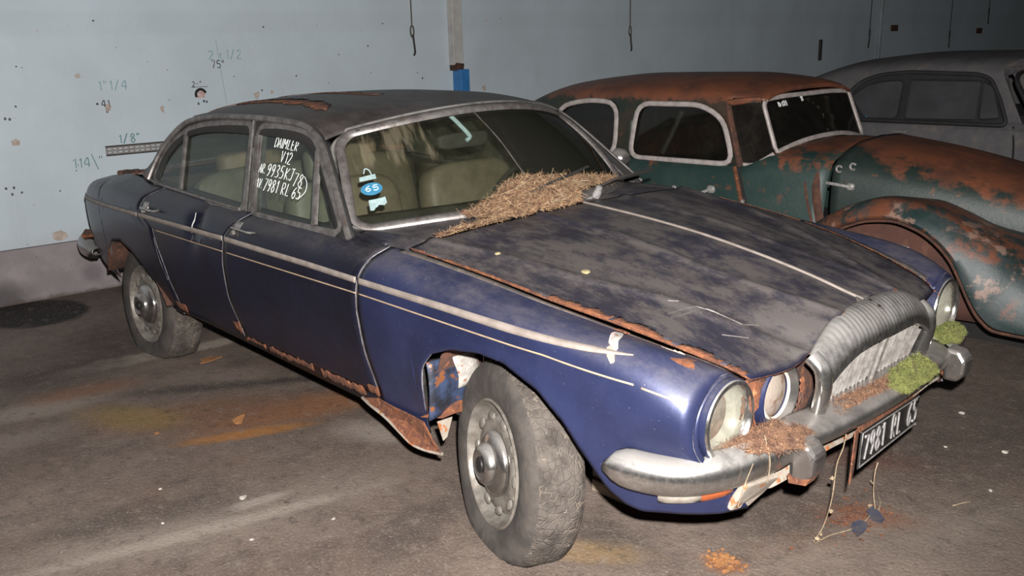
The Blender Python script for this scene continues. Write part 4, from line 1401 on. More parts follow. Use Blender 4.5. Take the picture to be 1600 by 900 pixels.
# rear screen
P = np.array([[np.array([-2.55 - .12 * (1 - v * v) - .42 * s, (.50 + .09 * s) * v, 1.222 + .015 * (1 - v * v) - .285 * s]) for v in np.linspace(-1, 1, 20)] for s in np.linspace(0, 1, 10)])
grid('rear_window', P, M_['glass_film'], CAR)
tube('rear_window_surround', np.concatenate([P[0], P[1:-1, -1], P[-1][::-1], P[-2:0:-1, 0]]), .015, M_['frame'], CAR, 6, closed=True)

# white marker on the front window
hb = lambda x, z: Gp(x, z, -.001)
gv = np.array([0, GS, 1.0]); gv /= np.linalg.norm(gv)


def win(text, x, z, h, asp, slope=0.0, sw=.0019):
    u = np.array([1.0, slope * GS, slope]); u /= np.linalg.norm(u)
    write('white_writing', text, hb(x, z), u, gv, h, sw, GN, M_['chalk'], PANE, aspect=asp, jitter=.015)


win('DAIMLER', -1.472, 1.160, .040, .88, -.03)
win('V12', -1.395, 1.108, .045, .95, -.05)
win('AR.', -1.535, 1.056, .038, .75, 0)
win('9935', -1.470, 1.048, .050, .88, 0, .0021)
win('KJ', -1.328, 1.046, .046, 1.0, 0)
win('78', -1.255, 1.028, .052, .95, -.02)
win('AV.', -1.525, 1.000, .038, .75, 0)
win('7981', -1.462, .992, .050, .82, .0, .0021)
win('RL', -1.322, .990, .046, 1.0, 0)
win('65', -1.235, .985, .044, .95, 0)
tube('white_writing', catmull([hb(-1.185, 1.068), hb(-1.155, 1.045), hb(-1.150, 1.015), hb(-1.185, .985)], 16), .0016, M_['chalk'], PANE, 5, r2=.001, upv=GN)

# door handles
def handle(x, z, parent, mir):
    p = side_pt([x, x + .035, x + .16, x + .185], z + np.array([.004, .004, .002, 0]), .003)
    q = side_pt([x + .03, x + .10, x + .165], z + np.array([.0, -.002, -.003]), .030)
    plate = ribbon('handle_plate', np.linspace(x - .012, x + .045, 6), z, .052, .005, M_['chrome'], mir)
    MB().tube(mir(catmull([p[1], q[0], q[1], q[2], p[2]], 20)), .008, 8, r2=.006).build('door_handle', M_['chrome'], CAR)
    a = side_pt([x + .012], z - .015, .006)[0]
    MB().lathe([(0, .012), (.010, .012), (.012, 0)], mir(a), mir(np.array([0, -1.0, 0])), 12).build('lock_button', M_['chrome'], CAR)


def handles(mir, side):
    handle(-1.50, .846, None, mir)
    handle(-2.385, .838, None, mir)


both(handles)
# mirror on the far door
MB().lathe([(0, -.05), (.022, -.046), (.042, -.025), (.050, .005), (.050, .018), (.046, .024), (0, .024)], (-.925, .855, .995), (-1, -.25, .0), 20).build('door_mirror', M_['chrome_dark'], CAR)
tube('mirror_arm', [(-.915, .80, .90), (-.92, .835, .955)], .010, M_['chrome'], CAR, 8)

# cabin
INT = [('cabin_floor', (-1.45, 0, .33), (2.2, 1.40, .03), 'carpet'), ('cabin_bulkhead', (-.62, 0, .60), (.05, 1.45, .55), 'carpet'), ('parcel_shelf', (-2.62, 0, .88), (.62, 1.25, .03), 'leather_brown'), ('rear_bulkhead', (-2.45, 0, .60), (.05, 1.40, .56), 'carpet')]
for n_, c, d, m in INT:
    MB().box(c, d).build(n_, M_[m], CAR, smooth=False)
for s in (-1, 1):
    xs = np.linspace(-2.40, -.70, 12)
    P = np.array([[(x, s * .77, .36), (x, s * .765, .62), (x, s * .755, .885)] for x in xs])
    grid('door_lining', P, M_['leather'], CAR, solid=.01)
    MB().box((-1.10, s * .735, .72), (.34, .06, .05)).build('armrest', M_['carpet'], CAR, bevel=.01, smooth=False)
    MB().box((-2.0, s * .735, .72), (.30, .06, .05)).build('armrest', M_['carpet'], CAR, bevel=.01, smooth=False)
    y = s * .36
    blob('seat_cushion', (-1.14, y, .52), (.54, .56, .17), M_['leather'], CAR, .35)
    blob('seat_back', (-1.45, y, .72), (.15, .56, .56), M_['leather'], CAR, .40, rot=roty(-.20))
    if s < 0:
        blob('headrest', (-1.52, y, 1.06), (.09, .30, .15), M_['leather'], CAR, .4, rot=roty(-.15))
    tube('seat_belt', [(-1.60, s * .69, 1.15), (-1.58, s * .70, .90), (-1.52, s * .66, .55)], .022, M_['iron'], CAR, 6, r2=.003, upv=(1, 0, 0))
blob('rear_cushion', (-2.02, 0, .52), (.52, 1.30, .18), M_['leather'], CAR, .3)
blob('rear_seat_back', (-2.32, 0, .72), (.16, 1.30, .52), M_['leather'], CAR, .32, rot=roty(-.25))
for s in (-1, 1):
    blob('rear_headrest', (-2.42, s * .30, .99), (.13, .34, .12), M_['leather_brown'], CAR, .45)
P = np.array([[np.array([cow0(4 - 4 * abs(v)) - .02 - s * (.30 + .06 * (1 - v * v)), v * .74, .938 - .020 * s - .045 * v * v]) for v in np.linspace(-1, 1, 20)] for s in np.linspace(0, 1, 5)])
grid('dash_top', P, M_['dash'], CAR, solid=.02)
Q = np.array([P[-1], P[-1] + (0.02, 0, -.10), P[-1] + (.06, 0, -.22)])
grid('dash_face', Q, M_['leather_brown'], CAR, solid=.02)
MB().tube([(-1.12 + .19 * math.cos(a) * .35, .36 + .19 * math.sin(a), .84 + .19 * math.cos(a) * .93) for a in np.linspace(0, 2 * np.pi, 33)[:-1]], .011, 8, closed=True).build('steering_wheel', M_['black'], CAR)
tube('steering_column', [(-1.04, .36, .84), (-.78, .36, .76)], .03, M_['black'], CAR, 8)
tube('wheel_spoke', [(-1.04, .18, .84), (-1.04, .54, .84)], .012, M_['black'], CAR, 8)
blob('rear_view_mirror', (-.965, -.105, 1.166), (.035, .265, .062), M_['dash'], CAR, .45)
tube('mirror_bracket', catmull([(-.985, -.150, 1.268), (-.955, -.110, 1.215), (-.940, -.085, 1.178), (-.940, -.105, 1.165)], 12), .009, M_['paleblue'], CAR, 8)
P = np.array([[np.array([-1.05 - 1.45 * s, v * .56, 1.265 + .045 * math.sin(math.pi * min(1, s * 1.3 + .1)) - .04 * v * v - .05 * s]) for v in np.linspace(-1, 1, 8)] for s in np.linspace(0, 1, 10)])
grid('roof_lining', P, M_['carpet'], CAR, solid=.006)

# ------------------------------------------------------------------ nose
def disc_dome(c, r, bulge, n=40, ripple=0.0):
    """lens facing +x"""
    c = np.asarray(c, float)
    rad = np.linspace(0.02, 1, 14); a = np.linspace(0, 2 * np.pi, n, endpoint=False)
    P = np.zeros((14, n, 3))
    for i, q in enumerate(rad):
        y = r * q * np.cos(a); z = r * q * np.sin(a)
        P[i, :, 0] = bulge * (1 - q * q) + ripple * np.sin(y * 2 * np.pi / .0085)
        P[i, :, 1] = y; P[i, :, 2] = z
    return P + c


LC = np.array([.702, .682, .597])
LI = np.array([.706, .430, .592])


def nose(mir, side):
    X = np.array([1.0, 0, 0])
    c = mir(LC * np.array([1, -1, 1]))
    lathe = lambda prof, n=40: MB().lathe(prof, c, X, n)
    lathe([(.100, .004), (.106, .010), (.1125, .006), (.1135, -.004), (.114, -.10)]).build('headlamp_shell', M_['blue_wing'], CAR)
    lathe([(.110, .006), (.107, .0135), (.098, .0145), (.0925, .008), (.0905, -.002), (.0905, -.02)]).build('headlamp_rim', M_['chrome'], CAR)
    lathe([(.0905, -.006), (.085, -.030), (.060, -.055), (.022, -.070), (.018, -.062), (.001, -.060)]).build('headlamp_reflector', M_['reflector'], CAR)
    MB().grid(disc_dome(c, .0895, .020, 64, .0014), False, True).build('headlamp_lens', M_['lampglass'], CAR)
    c2 = mir(LI * np.array([1, -1, 1]))
    MB().lathe([(.098, -.09), (.099, -.02), (.096, .004), (.091, .006)], c2, X, 36).build('inner_lamp_shell', M_['blue_wing'] if side == 'right' else M_['rust_dark'], CAR)
    MB().lathe([(.092, .006), (.087, .004), (.075, -.018), (.071, -.020)], c2, X, 36).build('inner_lamp_bezel', M_['chrome_dark'], CAR)
    MB().tube([c2 + np.array([-.012, .0675 * math.cos(t), .0675 * math.sin(t)]) for t in np.linspace(0, 2 * np.pi, 37)[:-1]], .0045, 8, closed=True).build('inner_lamp_ring', M_['bulbring'], CAR)
    MB().grid(disc_dome(c2 + np.array([-.022, 0, 0]), .0675, .016, 36), False, True).build('inner_lamp_lens', M_['lampdirt'], CAR)
    if side == 'right':   # torn flakes on the inner lamp surround
        for k, a in enumerate((3.9, 4.3, 4.7, 5.1, 3.5, 3.1)):
            q = MB()
            ring = [(1.06 + .10 * RNG.random()) * .1 * np.array([math.cos(b), math.sin(b)]) for b in np.linspace(a - .25, a + .25, 6)] + [(.86 + .06 * RNG.random()) * .1 * np.array([math.cos(b), math.sin(b)]) for b in np.linspace(a + .22, a - .22, 5)]
            q.prism([c2 + np.array([.008 + .004 * (i % 2), -p[0], p[1]]) for i, p in enumerate(ring)], (.003, 0, 0))
            q.build('rust_scale', M_['rust'] if k % 2 else M_['rust_dark'], CAR, smooth=False)
    # skin from the wing end to the lamp shell
    ts = np.linspace(.9, 6, 30)
    xe = lambda t: float(np.interp(t, [0, 1, 2.0, 2.6], [.742, .735, .708, .69]))
    rows = []
    for t in ts:
        p = S(xe(t), t)[0]
        d = p[1:] - np.array([-LC[1], LC[2]]); d /= np.linalg.norm(d)
        q = np.array([.688, -LC[1] + d[0] * .112, LC[2] + d[1] * .112])
        rows.append([p, p * .5 + q * .5 + np.array([.004, 0, 0]), q])
    grid('headlamp_surround', mir(np.array(rows)), M_['blue_wing'], CAR, solid=.005)
    # the rusted valley between wing and bonnet, down to the bumper
    xs = np.linspace(.45, .715, 10)
    P = np.array([[S(x, 6)[0], S(x, 6)[0] + np.array([0, .012, -.05]), np.array([x, -.565, .52]), np.array([x, -.56, .42])] for x in xs])
    grid('wing_inner_edge', mir(P), M_['rust'], CAR, solid=.006)
    rows = [[np.array([.70 + .012 * math.sin(9 * z) , -.572 - .03 * math.sin((z - .44) * 9), z]), np.array([.675, -.545, z]), np.array([.70, -.520 + .02 * math.sin(z * 31), z])] for z in np.linspace(.46, .675, 16)]
    grid('rust_channel', mir(np.array(rows) + RNG.normal(0, .003, (16, 3, 3))), M_['rust'], CAR, solid=.006)
    # strip below the bonnet lip
    rows = []
    for t in np.linspace(.05, 1.02, 14):
        p = B(bon_front(t), t)
        rows.append([p + np.array([-.012, 0, -.004]), p + np.array([-.075, 0, -.03]), p + np.array([-.11, 0, -.22])])
    grid('nose_skin', mir(np.array(rows)), M_['rust_dark'], CAR, solid=.005)


both(nose)
MB().box((.645, 0, .50), (.02, 1.50, .30)).build('front_bulkhead', M_['rust_dark'], CAR, smooth=False)

# grille shell, fluted along the top
zr = lambda v: float(np.interp(abs(v), [0, .17 / .345, .262 / .345, 1.0], [.771, .768, .738, .690]))
zr_s = lambda v: float(pchip([0, .25, .5, .76, .9, 1.0], [.772, .7715, .766, .738, .712, .690], [abs(v)])[0])


def xr(v):
    return .718 + .022 * v * v


def shell(v, k):
    pr = [(0, .003), (.030, .002), (.062, -.018), (.088, -.050), (.094, -.086), (.070, -.088)]
    pr = catmull(np.array(pr), 14)
    f = 1 - .42 * v * v
    d = pr[k]
    fl = .0010 * math.cos(v * math.pi * 34) * math.sin(math.pi * min(1, k / 11))
    return np.array([xr(v) + d[0] * f + fl * .7, .345 * v, zr_s(v) + d[1] + fl * .7])


GRI = thing  # keep names short
P = np.array([[shell(v, k) for k in range(14)] for v in np.linspace(-1, 1, 193)])
grid('grille_shell', P, M_['chrome'], CAR, solid=.004)
for s in (-1, 1):
    pts = np.array([(.748, s * .346, .692), (.778, s * .345, .668), (.786, s * .341, .62), (.772, s * .334, .55), (.748, s * .322, .47), (.738, s * .318, .44)])
    MB().tube(catmull(pts, 16), np.linspace(.029, .025, 16), 12, r2=.022, upv=(1, 0, 0)).build('grille_pillar', M_['chrome'], CAR)
for k in range(-11, 12):
    v = k / 12.2
    y = .318 * v * .98
    top = np.array([xr(v) + .074 * (1 - .42 * v * v), y, zr_s(v) - .080])
    bot = np.array([top[0] - .062, y * .97, .452])
    if k == 0:
        MB().tube([top + np.array([.010, 0, 0]), bot + np.array([.012, 0, 0])], .013, 8, r2=.010, upv=(1, 0, 0)).build('grille_divider', M_['slat'], CAR)
        continue
    j = RNG.normal(0, .002)
    o = np.array([(0, -.0036, 0), (.005, 0, 0), (0, .0036, 0), (-.012, .002, 0), (-.012, -.002, 0)])
    mbp = MB(); Q = np.array([top + o, bot + np.array([0, j, 0]) + o])
    mbp.grid(Q, False, True); mbp.put(Q[0], [tuple(range(5))]); mbp.put(Q[1], [tuple(range(5))])
    mbp.build('grille_slat', M_['slat'], CAR, smooth=False)
P = np.array([[np.array([xr(v) + .020 - .06 * s, .33 * v, zr_s(v) - .07 - s * (zr_s(v) - .07 - .44)]) for v in np.linspace(-1, 1, 12)] for s in np.linspace(0, 1, 4)])
grid('grille_backing', P, M_['black'], CAR)
badge = MB().prism([(.752 + .030 * a, .012 * b, .7635 - .010 * a) for a, b in ((-1, -.5), (-.4, -1), (.5, -1), (1, -.3), (1, .3), (.5, 1), (-.4, 1), (-1, .5))], (.003, 0, .008)).build('badge_mount', M_['chrome'], CAR, smooth=False)
MB().prism([(.756 + .018 * a, .006 * b, .772 - .008 * a) for a, b in ((-1, -1), (1, -1), (1, 1), (-1, 1))], (.001, 0, .002)).build('badge_inlay', M_['plate'], badge, smooth=False)
# strip end that fans out into the shell
MB().prism([(.700, -.008, .7795), (.700, .008, .7795), (.722, .040, .774), (.722, -.040, .774)], (0, 0, .006)).build('strip_foot', M_['chrome'], CAR, bevel=.002)

# bumper
BP = np.array([(-.915, .485, .480), (-.896, .555, .474), (-.862, .632, .470), (-.808, .702, .474), (-.73, .758, .484), (-.63, .788, .492), (-.52, .808, .496), (-.42, .828, .497), (-.25, .845, .497), (0, .853, .497)])
BP = np.concatenate([BP, (BP * np.array([-1, 1, 1]))[:-1][::-1]])
BC = catmull(BP, 90)
prof_c = catmull(np.array([(-.105, .040), (-.05, .036), (-.006, .022), (.002, .004), (0, -.016), (-.012, -.026), (-.045, -.030)]), 16)
prof_w = catmull(np.array([(-.055, .050), (-.022, .047), (.004, .026), (.010, -.004), (.002, -.036), (-.016, -.050), (-.050, -.054)]), 16)


def bsec(i):
    y, x, z = BC[i]
    a = np.clip((abs(y) - .42) / .16, 0, 1); a = a * a * (3 - 2 * a)
    pr = prof_c * (1 - a) + prof_w * a
    e = np.clip((x - .483) / .075, 0, 1); sc = math.sqrt(1 - (1 - e)**2) * .93 + .07
    t = BC[min(i + 1, len(BC) - 1)] - BC[max(i - 1, 0)]
    n = np.array([-t[0], t[1]]); n = np.array([abs(t[0]), 0]) if False else np.array([t[0], -t[1]])
    n = n / np.linalg.norm(n)                     # (dx, dy) outward
    return np.array([[x + n[0] * d * (1 if abs(y) < .7 else sc), y + n[1] * d * (1 if abs(y) < .7 else sc), z + h * sc] for d, h in pr])


sec = np.array([bsec(i) for i in range(90)])
cut = [i for i in range(90) if abs(BC[i][0]) < .505]
ia, ib = cut[0], cut[-1]
grid('bumper_end', sec[:ia + 1], M_['chrome'], CAR, solid=.004)
grid('bumper_centre', sec[ia:ib + 1], M_['chrome_dark'], CAR, solid=.004)
grid('bumper_end', sec[ib:], M_['chrome'], CAR, solid=.004)
# stumps of the overriders
for s in (-1, 1):
    y = s * .497
    o = [(.800, y, .525), (.850, y, .520), (.872, y, .487), (.868, y, .440), (.845, y, .412), (.80, y, .412)]
    MB().prism(np.array(o) - np.array([0, .036, 0]), (0, .072, 0)).build('overrider', M_['chrome_dark'], CAR, bevel=.012, smooth=False)
    o2 = [(.795, y - .036, .425), (.858, y - .036, .428), (.850, y - .036, .408), (.80, y - .036, .400)]
    if s < 0:
        MB().prism(o2, (0, .05, 0)).build('overrider_bracket', M_['rust'], CAR, bevel=.003, smooth=False)
# lamps below the bumper ends
ys = np.abs(BC[:, 0])
for s in (-1, 1):
    for (a, b, m, nm) in ((.700, .795, 'orange', 'indicator_lens'), (.795, .862, 'lens_white', 'side_lamp_lens')):
        idx = [i for i in range(90) if a - .012 <= BC[i][0] * s <= b + .012]
        P = []
        for i in idx:
            q = sec[i]
            e = q[-3].copy(); n = (q[3] - q[-1])[:2]; n = n / (np.linalg.norm(n) + 1e-9)
            P.append([e + np.array([-n[0] * .002, -n[1] * .002, -.001]), e + np.array([-n[0] * .006, -n[1] * .006, -.018]), e + np.array([-n[0] * .016, -n[1] * .016, -.030]), e + np.array([-n[0] * .04, -n[1] * .04, -.030])])
        grid(nm, np.array(P), M_[m], CAR, solid=.003)
# pale bracket and lower rail
for s in (-1, 1):
    o = np.array([(.775, -.690 * 1, .440), (.790, -.555, .425), (.752, -.560, .372), (.738, -.615, .340), (.728, -.690, .352)])
    o[:, 1] *= -s * 1 if s > 0 else 1
    MB().prism(o, (-.02, 0, .008)).build('bumper_bracket', M_['rust_pale'] if s < 0 else M_['rust'], CAR, bevel=.006, smooth=False)
q = MB()
P = np.array([[np.array([.755, y, .415 + .004 * math.sin(y * 23)]), np.array([.768, y, .385 + .005 * math.sin(y * 17)]), np.array([.735, y, .368])] for y in np.linspace(-.56, .56, 26)])
grid('lower_rail', P, M_['rust_pale'], CAR, solid=.008)

# number plate, hanging askew
A_ = np.array([.86, -.246, .471]); Bv = np.array([.80, .288, .410])
pu = Bv - A_; PL = np.linalg.norm(pu); pu /= PL
pn = np.cross(pu, [0, 0, 1]); pn /= np.linalg.norm(pn); pv = np.cross(pn, pu)
if pn[0] < 0:
    pn = -pn
pv = np.array([0, 0, 1.0]) - pu * pu[2]; pv /= np.linalg.norm(pv)
PH = .112
pl = MB().prism([A_, A_ + pu * PL, A_ + pu * PL - pv * (PH - .012), A_ - pv * PH], -pn * .004).build('number_plate', M_['plate'], CAR, bevel=.002, smooth=False)
pl['label'] = 'black number plate with silver characters 7981 RL 65'
MB().prism([A_ + pu * .005 + pv * .008 - pn * .010, A_ - pu * .026 + pv * .004 - pn * .008, A_ - pu * .026 - pv * .150 - pn * .008, A_ + pu * .001 - pv * .115 - pn * .010], -pn * .004).build('plate_backing', M_['rust'], CAR, smooth=False)
MB().prism([A_ + pu * .02 + pv * .012 - pn * .02, A_ + pu * PL * .95 + pv * .014 - pn * .02, A_ + pu * PL * .95 - pv * .01 - pn * .01, A_ + pu * .02 - pv * .01 - pn * .01], -pn * .003).build('plate_backing', M_['rust'], CAR, smooth=False)
x0 = .028
ht = .069
for ch, gap in zip('7981RL65', (.05, .05, .05, .092, .056, .100, .056, .05)):
    mb = MB()
    for st in strokes(ch, (0, 0, 0), (1, 0, 0), (0, 1, 0), 1, .1, (0, 0, 1))[0]:
        mb.tube([A_ + pu * (x0 + p[0] * .062) - pv * (.090 - .012 * x0 / PL - p[1] * ht) + pn * .002 for p in st], .0050, 6, r2=.003, upv=pn)
    mb.build('plate_character', M_['silver'], pl)
    x0 += gap
rimp = [A_ + pu * a - pv * b + pn * .001 for a, b in ((.006, .006), (PL - .006, .006), (PL - .006, PH - .018), (.006, PH - .006))]
MB().tube(np.array(rimp), .0022, 5, closed=True).build('plate_rim', M_['silver'], pl)

# ------------------------------------------------------------------ wheels
def wheel(c, n, R=.335, Wd=.172, zf=.003, label=None):
    c = np.asarray(c, float); n = np.asarray(n, float); n /= np.linalg.norm(n)
    root = bpy.data.objects.new('wheel', None); COL.objects.link(root)
    root.parent = CAR; root.location = Vector(c) - wl(CAR); WLOC[root.name] = Vector(c)

    def squash(V):
        V = V.copy()
        h = (V - c) @ n                                  # along the axle
        drop = np.clip((c[2] - .10 - V[:, 2]) / (R - .10), 0, 1)
        k = np.clip((c[2] - V[:, 2]) / R, 0, 1)**4
        hc = h + Wd / 2
        V = V + np.outer(hc * .28 * k, n)
        low = V[:, 2] < zf
        V[low, 2] = zf + (V[low, 2] - zf) * .02
        return V

    def lat(name, prof, mat, n_=56, sq=False):
        mb = MB().lathe(prof, c, n, n_)
        if sq:
            mb.v = [squash(v) for v in mb.v]
        return mb.build(name, mat, root)
    s1 = [(.200, -.018), (.206, .000), (.222, .007), (.250, .012), (.275, .010), (.298, .003), (.314, -.008)]
    lat('tyre', s1 + [(.319, -.013)], M_['rubber'], 56, True)
    tr = catmull(np.array([(.318, -.012), (R - .010, -.022), (R - .002, -.045), (R, -Wd / 2), (R - .002, -Wd + .045), (R - .010, -Wd + .022), (.315, -Wd + .008)]), 14)
    lat('tread', [tuple(p) for p in tr], M_['tread'], 72, True)
    lat('tyre', [(.315, -Wd + .008), (.28, -Wd - .006), (.24, -Wd - .004), (.20, -Wd + .03)], M_['rubber'], 40, True)
    lat('rim', [(.204, -.010), (.206, .002), (.200, .007), (.195, .001), (.190, -.014), (.178, -.030), (.166, -.036), (.158, -.030), (.148, -.018), (.130, -.010), (.112, -.012), (.100, -.016)], RIMM)
    lat('rim', [(.166, -.036), (.160, -.12), (.19, -.16)], M_['rust_dark'], 32)
    lat('hub_cap', [(.104, -.013), (.105, -.004), (.100, .004), (.088, .010), (.074, .013), (.067, .015), (.065, .030), (.058, .040), (.046, .044), (.042, .042), (.001, .043)], M_['chrome'], 40)
    lat('hub_badge', [(.026, .0425), (.024, .046), (.001, .047)], M_['plate'], 24)
    a = np.cross(n, [0, 0, 1]); a /= np.linalg.norm(a); b = np.cross(a, n)
    for k in range(10):
        t = 2 * np.pi * k / 10
        p = c + (a * math.cos(t) + b * math.sin(t)) * .150 + n * -.012
        rot = np.stack([a * math.cos(t) + b * math.sin(t), -a * math.sin(t) + b * math.cos(t), n], 1)
        blob('rim_boss', p, (.030, .044, .014), RIMM, root, .8, 8, 10, rot=rot)
    return root


RIMM = simple('tarnished_silver_rim', (.26, .235, .205), (.155, .137, .117), 22, .42, .45, .1, c3=(.17, .11, .075), s3=30, lo3=.60, hi3=.72)
d_ = math.radians(-20); ca = math.radians(5)
wheel((-.072, -.800, .262), (math.sin(d_) * math.cos(ca), -math.cos(d_) * math.cos(ca), math.sin(ca)))
wheel((-.072, .780, .300), (-math.sin(d_), math.cos(d_), .02))
wheel((-2.795, -.778, .262), (0, -1, .055))
wheel((-2.765, .778, .300), (0, 1, .03))

# wheel housings
def housing(A, y0, y1, mat, sc=1.0, name='wheel_housing', mir=lambda v: v, zadd=.012):
    A = np.array(A); P = np.array([[np.array([x, -y, z + zadd]) for y in np.linspace(y0, y1, 4)] for x, z in A])
    grid(name, mir(P), mat, CAR, solid=.006)


for mir in (lambda v: np.asarray(v, float), mirror):
    A = np.vstack([[(-.36, .34)], ARF])
    housing(A, .815, .46, M_['rust_dark'], mir=mir)
    P = np.array([[np.array([x, -.46, z * (1 - k) + .32 * k]) for k in (0, .5, 1)] for x, z in A])
    grid('wheel_housing', mir(P), M_['rust_dark'], CAR, solid=.006)
    A = np.vstack([ARR[:-1], [(-2.35, .34)]])
    housing(A, .845, .46, M_['rust_dark'], mir=mir)
    P = np.array([[np.array([x, -.50, z * (1 - k) + .22 * k]) for k in (0, .5, 1)] for x, z in A])
    grid('wheel_housing', mir(P), M_['rust_dark'], CAR, solid=.006)
# closing panel behind the front wheel: blue below, flaking white above, rust at the foot
M_['closing'] = simple('scuffed_blue_panel', (.045, .065, .13), (.02, .022, .03), 16, .45, .2, .3, c3=(.20, .075, .03), s3=18, lo3=.60, hi3=.64)
P = np.array([[np.array([-.318 + .012 * math.sin(9 * y + 14 * z), -y, z]) for y in np.linspace(.855, .60, 10)] for z in np.linspace(.352, .555, 10)])
grid('closing_panel', P, M_['closing'], CAR, solid=.006)
P = np.array([[np.array([-.290 + .006 * math.sin(40 * z), -y + .012 * math.sin(z * 31), z]) for y in (.752, .72, .69, .655)] for z in np.linspace(.44, .66, 12)])
grid('flaking_strip', P, M_['white'], CAR, solid=.004)
P = np.array([[np.array([-.255, -y, z]) for y in (.66, .60, .54)] for z in np.linspace(.42, .66, 6)])
grid('inner_panel', P, M_['rust_pale'], CAR, solid=.004)
q = [(-.34, -.865, .36), (-.31, -.80, .345), (-.30, -.76, .352), (-.305, -.70, .345), (-.30, -.66, .30), (-.29, -.62, .29), (-.30, -.60, .36), (-.31, -.72, .385)]
MB().prism(q, (-.006, 0, 0)).build('rusted_foot', M_['rust'], CAR, smooth=False)
MB().prism([(-.30, -.83, .345), (-.295, -.77, .345), (-.29, -.80, .285), (-.292, -.815, .275)], (-.004, 0, 0)).build('rusted_foot', M_['rust_pale'], CAR, smooth=False)
# torn sill hanging down
V = np.array([(-.72, -.838, .318), (-.66, -.850, .312), (-.54, -.866, .300), (-.47, -.868, .275), (-.397, -.868, .248), (-.33, -.862, .245), (-.262, -.846, .247), (-.31, -.845, .285), (-.345, -.85, .338), (-.42, -.842, .338), (-.52, -.842, .340), (-.62, -.838, .345)])
mbp = MB(); cc = V.mean(0) + np.array([0, .02, 0])
mbp.put(np.vstack([[cc], V]), [(0, 1 + i, 1 + (i + 1) % len(V)) for i in range(len(V))])
mbp.build('torn_sill', M_['rust'], CAR, smooth=False, solid=.006)
tube('torn_sill_edge', catmull(V[:7], 20), .006, M_['rust_pale'], CAR, 6)
# rear valance and bumper
P = np.array([[S(x, t)[0] for t in np.linspace(0, 1.6, 6)] + [] for x in np.linspace(-3.66, -3.08, 10)])
P[..., 1] -= .004
grid('rust_edge', np.array([[S(x, tt)[0] + np.array([0, -.003, 0]) for tt in np.linspace(0, t_of_z([x], z1)[0], 5)] for x, z1 in zip(np.linspace(-3.62, -3.085, 22), .50 + .05 * RNG.standard_normal(22))]), M_['rust_dark'], CAR, solid=.003)
RB = catmull(np.array([(-.795, -3.42, .455), (-.790, -3.60, .452), (-.755, -3.76, .450), (-.66, -3.86, .450), (-.40, -3.915, .450), (0, -3.93, .450)]), 26)
RB = np.concatenate([RB, (RB * np.array([-1, 1, 1]))[:-1][::-1]])
pw_ = catmull(np.array([(-.05, .052), (-.01, .050), (.008, .02), (.008, -.02), (-.004, -.048), (-.05, -.055)]), 12)
sec2 = []
for i in range(len(RB)):
    y, x, z = RB[i]; t = RB[min(i + 1, len(RB) - 1)] - RB[max(i - 1, 0)]
    n = np.array([-t[0], t[1]]) / np.linalg.norm(t[:2]); n = np.array([-abs(n[0]), n[1]]) if True else n
    sgn = -1 if y < 0 else 1
    n = np.array([-abs(t[0]), sgn * abs(t[1])]); n /= np.linalg.norm(n)
    e = np.clip((.80 - abs(y)) / .02 + .15, .15, 1) if x > -3.5 else 1
    sec2.append([[x + n[0] * d, y + n[1] * d, z + h * e] for d, h in pw_])
grid('rear_bumper', np.array(sec2), M_['chrome_dark'], CAR, solid=.004)
MB().prism([(-3.62, -.785, .508), (-3.80, -.70, .508), (-3.70, -.66, .508), (-3.58, -.70, .508)], (0, 0, .02)).build('bumper_rust', M_['rust'], CAR, bevel=.004, smooth=False)
# underside
MB().box((-1.50, 0, .30), (2.1, 1.50, .03)).build('underfloor', M_['rust_dark'], CAR, smooth=False)
MB().box((.20, 0, .40), (.75, .85, .12)).build('subframe', M_['rust_dark'], CAR, smooth=False)
for s in (-1, 1):
    tube('axle_stub', [(-.05, s * .30, .30), (-.072, s * .72, .29)], .035, M_['rust_dark'], CAR, 10)
    tube('axle_stub', [(-2.78, s * .30, .29), (-2.79, s * .72, .275)], .045, M_['rust_dark'], CAR, 10)
# wipers
for a, b, m in (((-.480, -.300, .955), (-.548, .095, 1.012), 0), ((-.470, .165, .962), (-.500, .470, .975), 1)):
    a = np.array(a); b = np.array(b)
    MB().lathe([(.001, .030), (.012, .028), (.014, .012), (.017, .006), (.017, -.02)], a, (.5, -.1, .85), 14).build('wiper_pivot', M_['silver'], CAR)
    tube('wiper_arm', catmull([a + (0, 0, .022), a * .6 + b * .4 + (.035, 0, .045), b + (.030, 0, .035)], 12), .0055, M_['iron'], CAR, 6)
    tube('wiper_blade', catmull([a * .55 + b * .45 + (.020, 0, .034), b * 1.25 - a * .25 + (.02, 0, .030)], 6), .006, M_['black'], CAR, 6)

# ------------------------------------------------------------------ loose needles, moss, litter
def needles(P0, D, L, r):
    """one mesh of thin three-sided needles"""
    n = len(P0)
    D = D / np.linalg.norm(D, axis=1)[:, None]
    a = np.cross(D, RNG.normal(size=(n, 3))); a /= np.linalg.norm(a, axis=1)[:, None]
    b = np.cross(D, a)
    bend = RNG.normal(0, .12, (n, 3)) * L[:, None]
    V = np.zeros((n, 9, 3))
    for j, (s, w_) in enumerate(((0, 1.0), (.5, .9), (1, .35))):
        c = P0 + D * (L * s)[:, None] + bend * (s * (1 - s) * 4 * .5)
        for k in range(3):
            t = 2 * np.pi * k / 3
            V[:, j * 3 + k] = c + (a * math.cos(t) + b * math.sin(t)) * (r * w_)[:, None]
    base = np.array([(j * 3 + k, j * 3 + (k + 1) % 3, (j + 1) * 3 + (k + 1) % 3, (j + 1) * 3 + k) for j in range(2) for k in range(3)])
    F = (base[None] + (np.arange(n) * 9)[:, None, None]).reshape(-1, 4)
    return V.reshape(-1, 3), F.tolist()


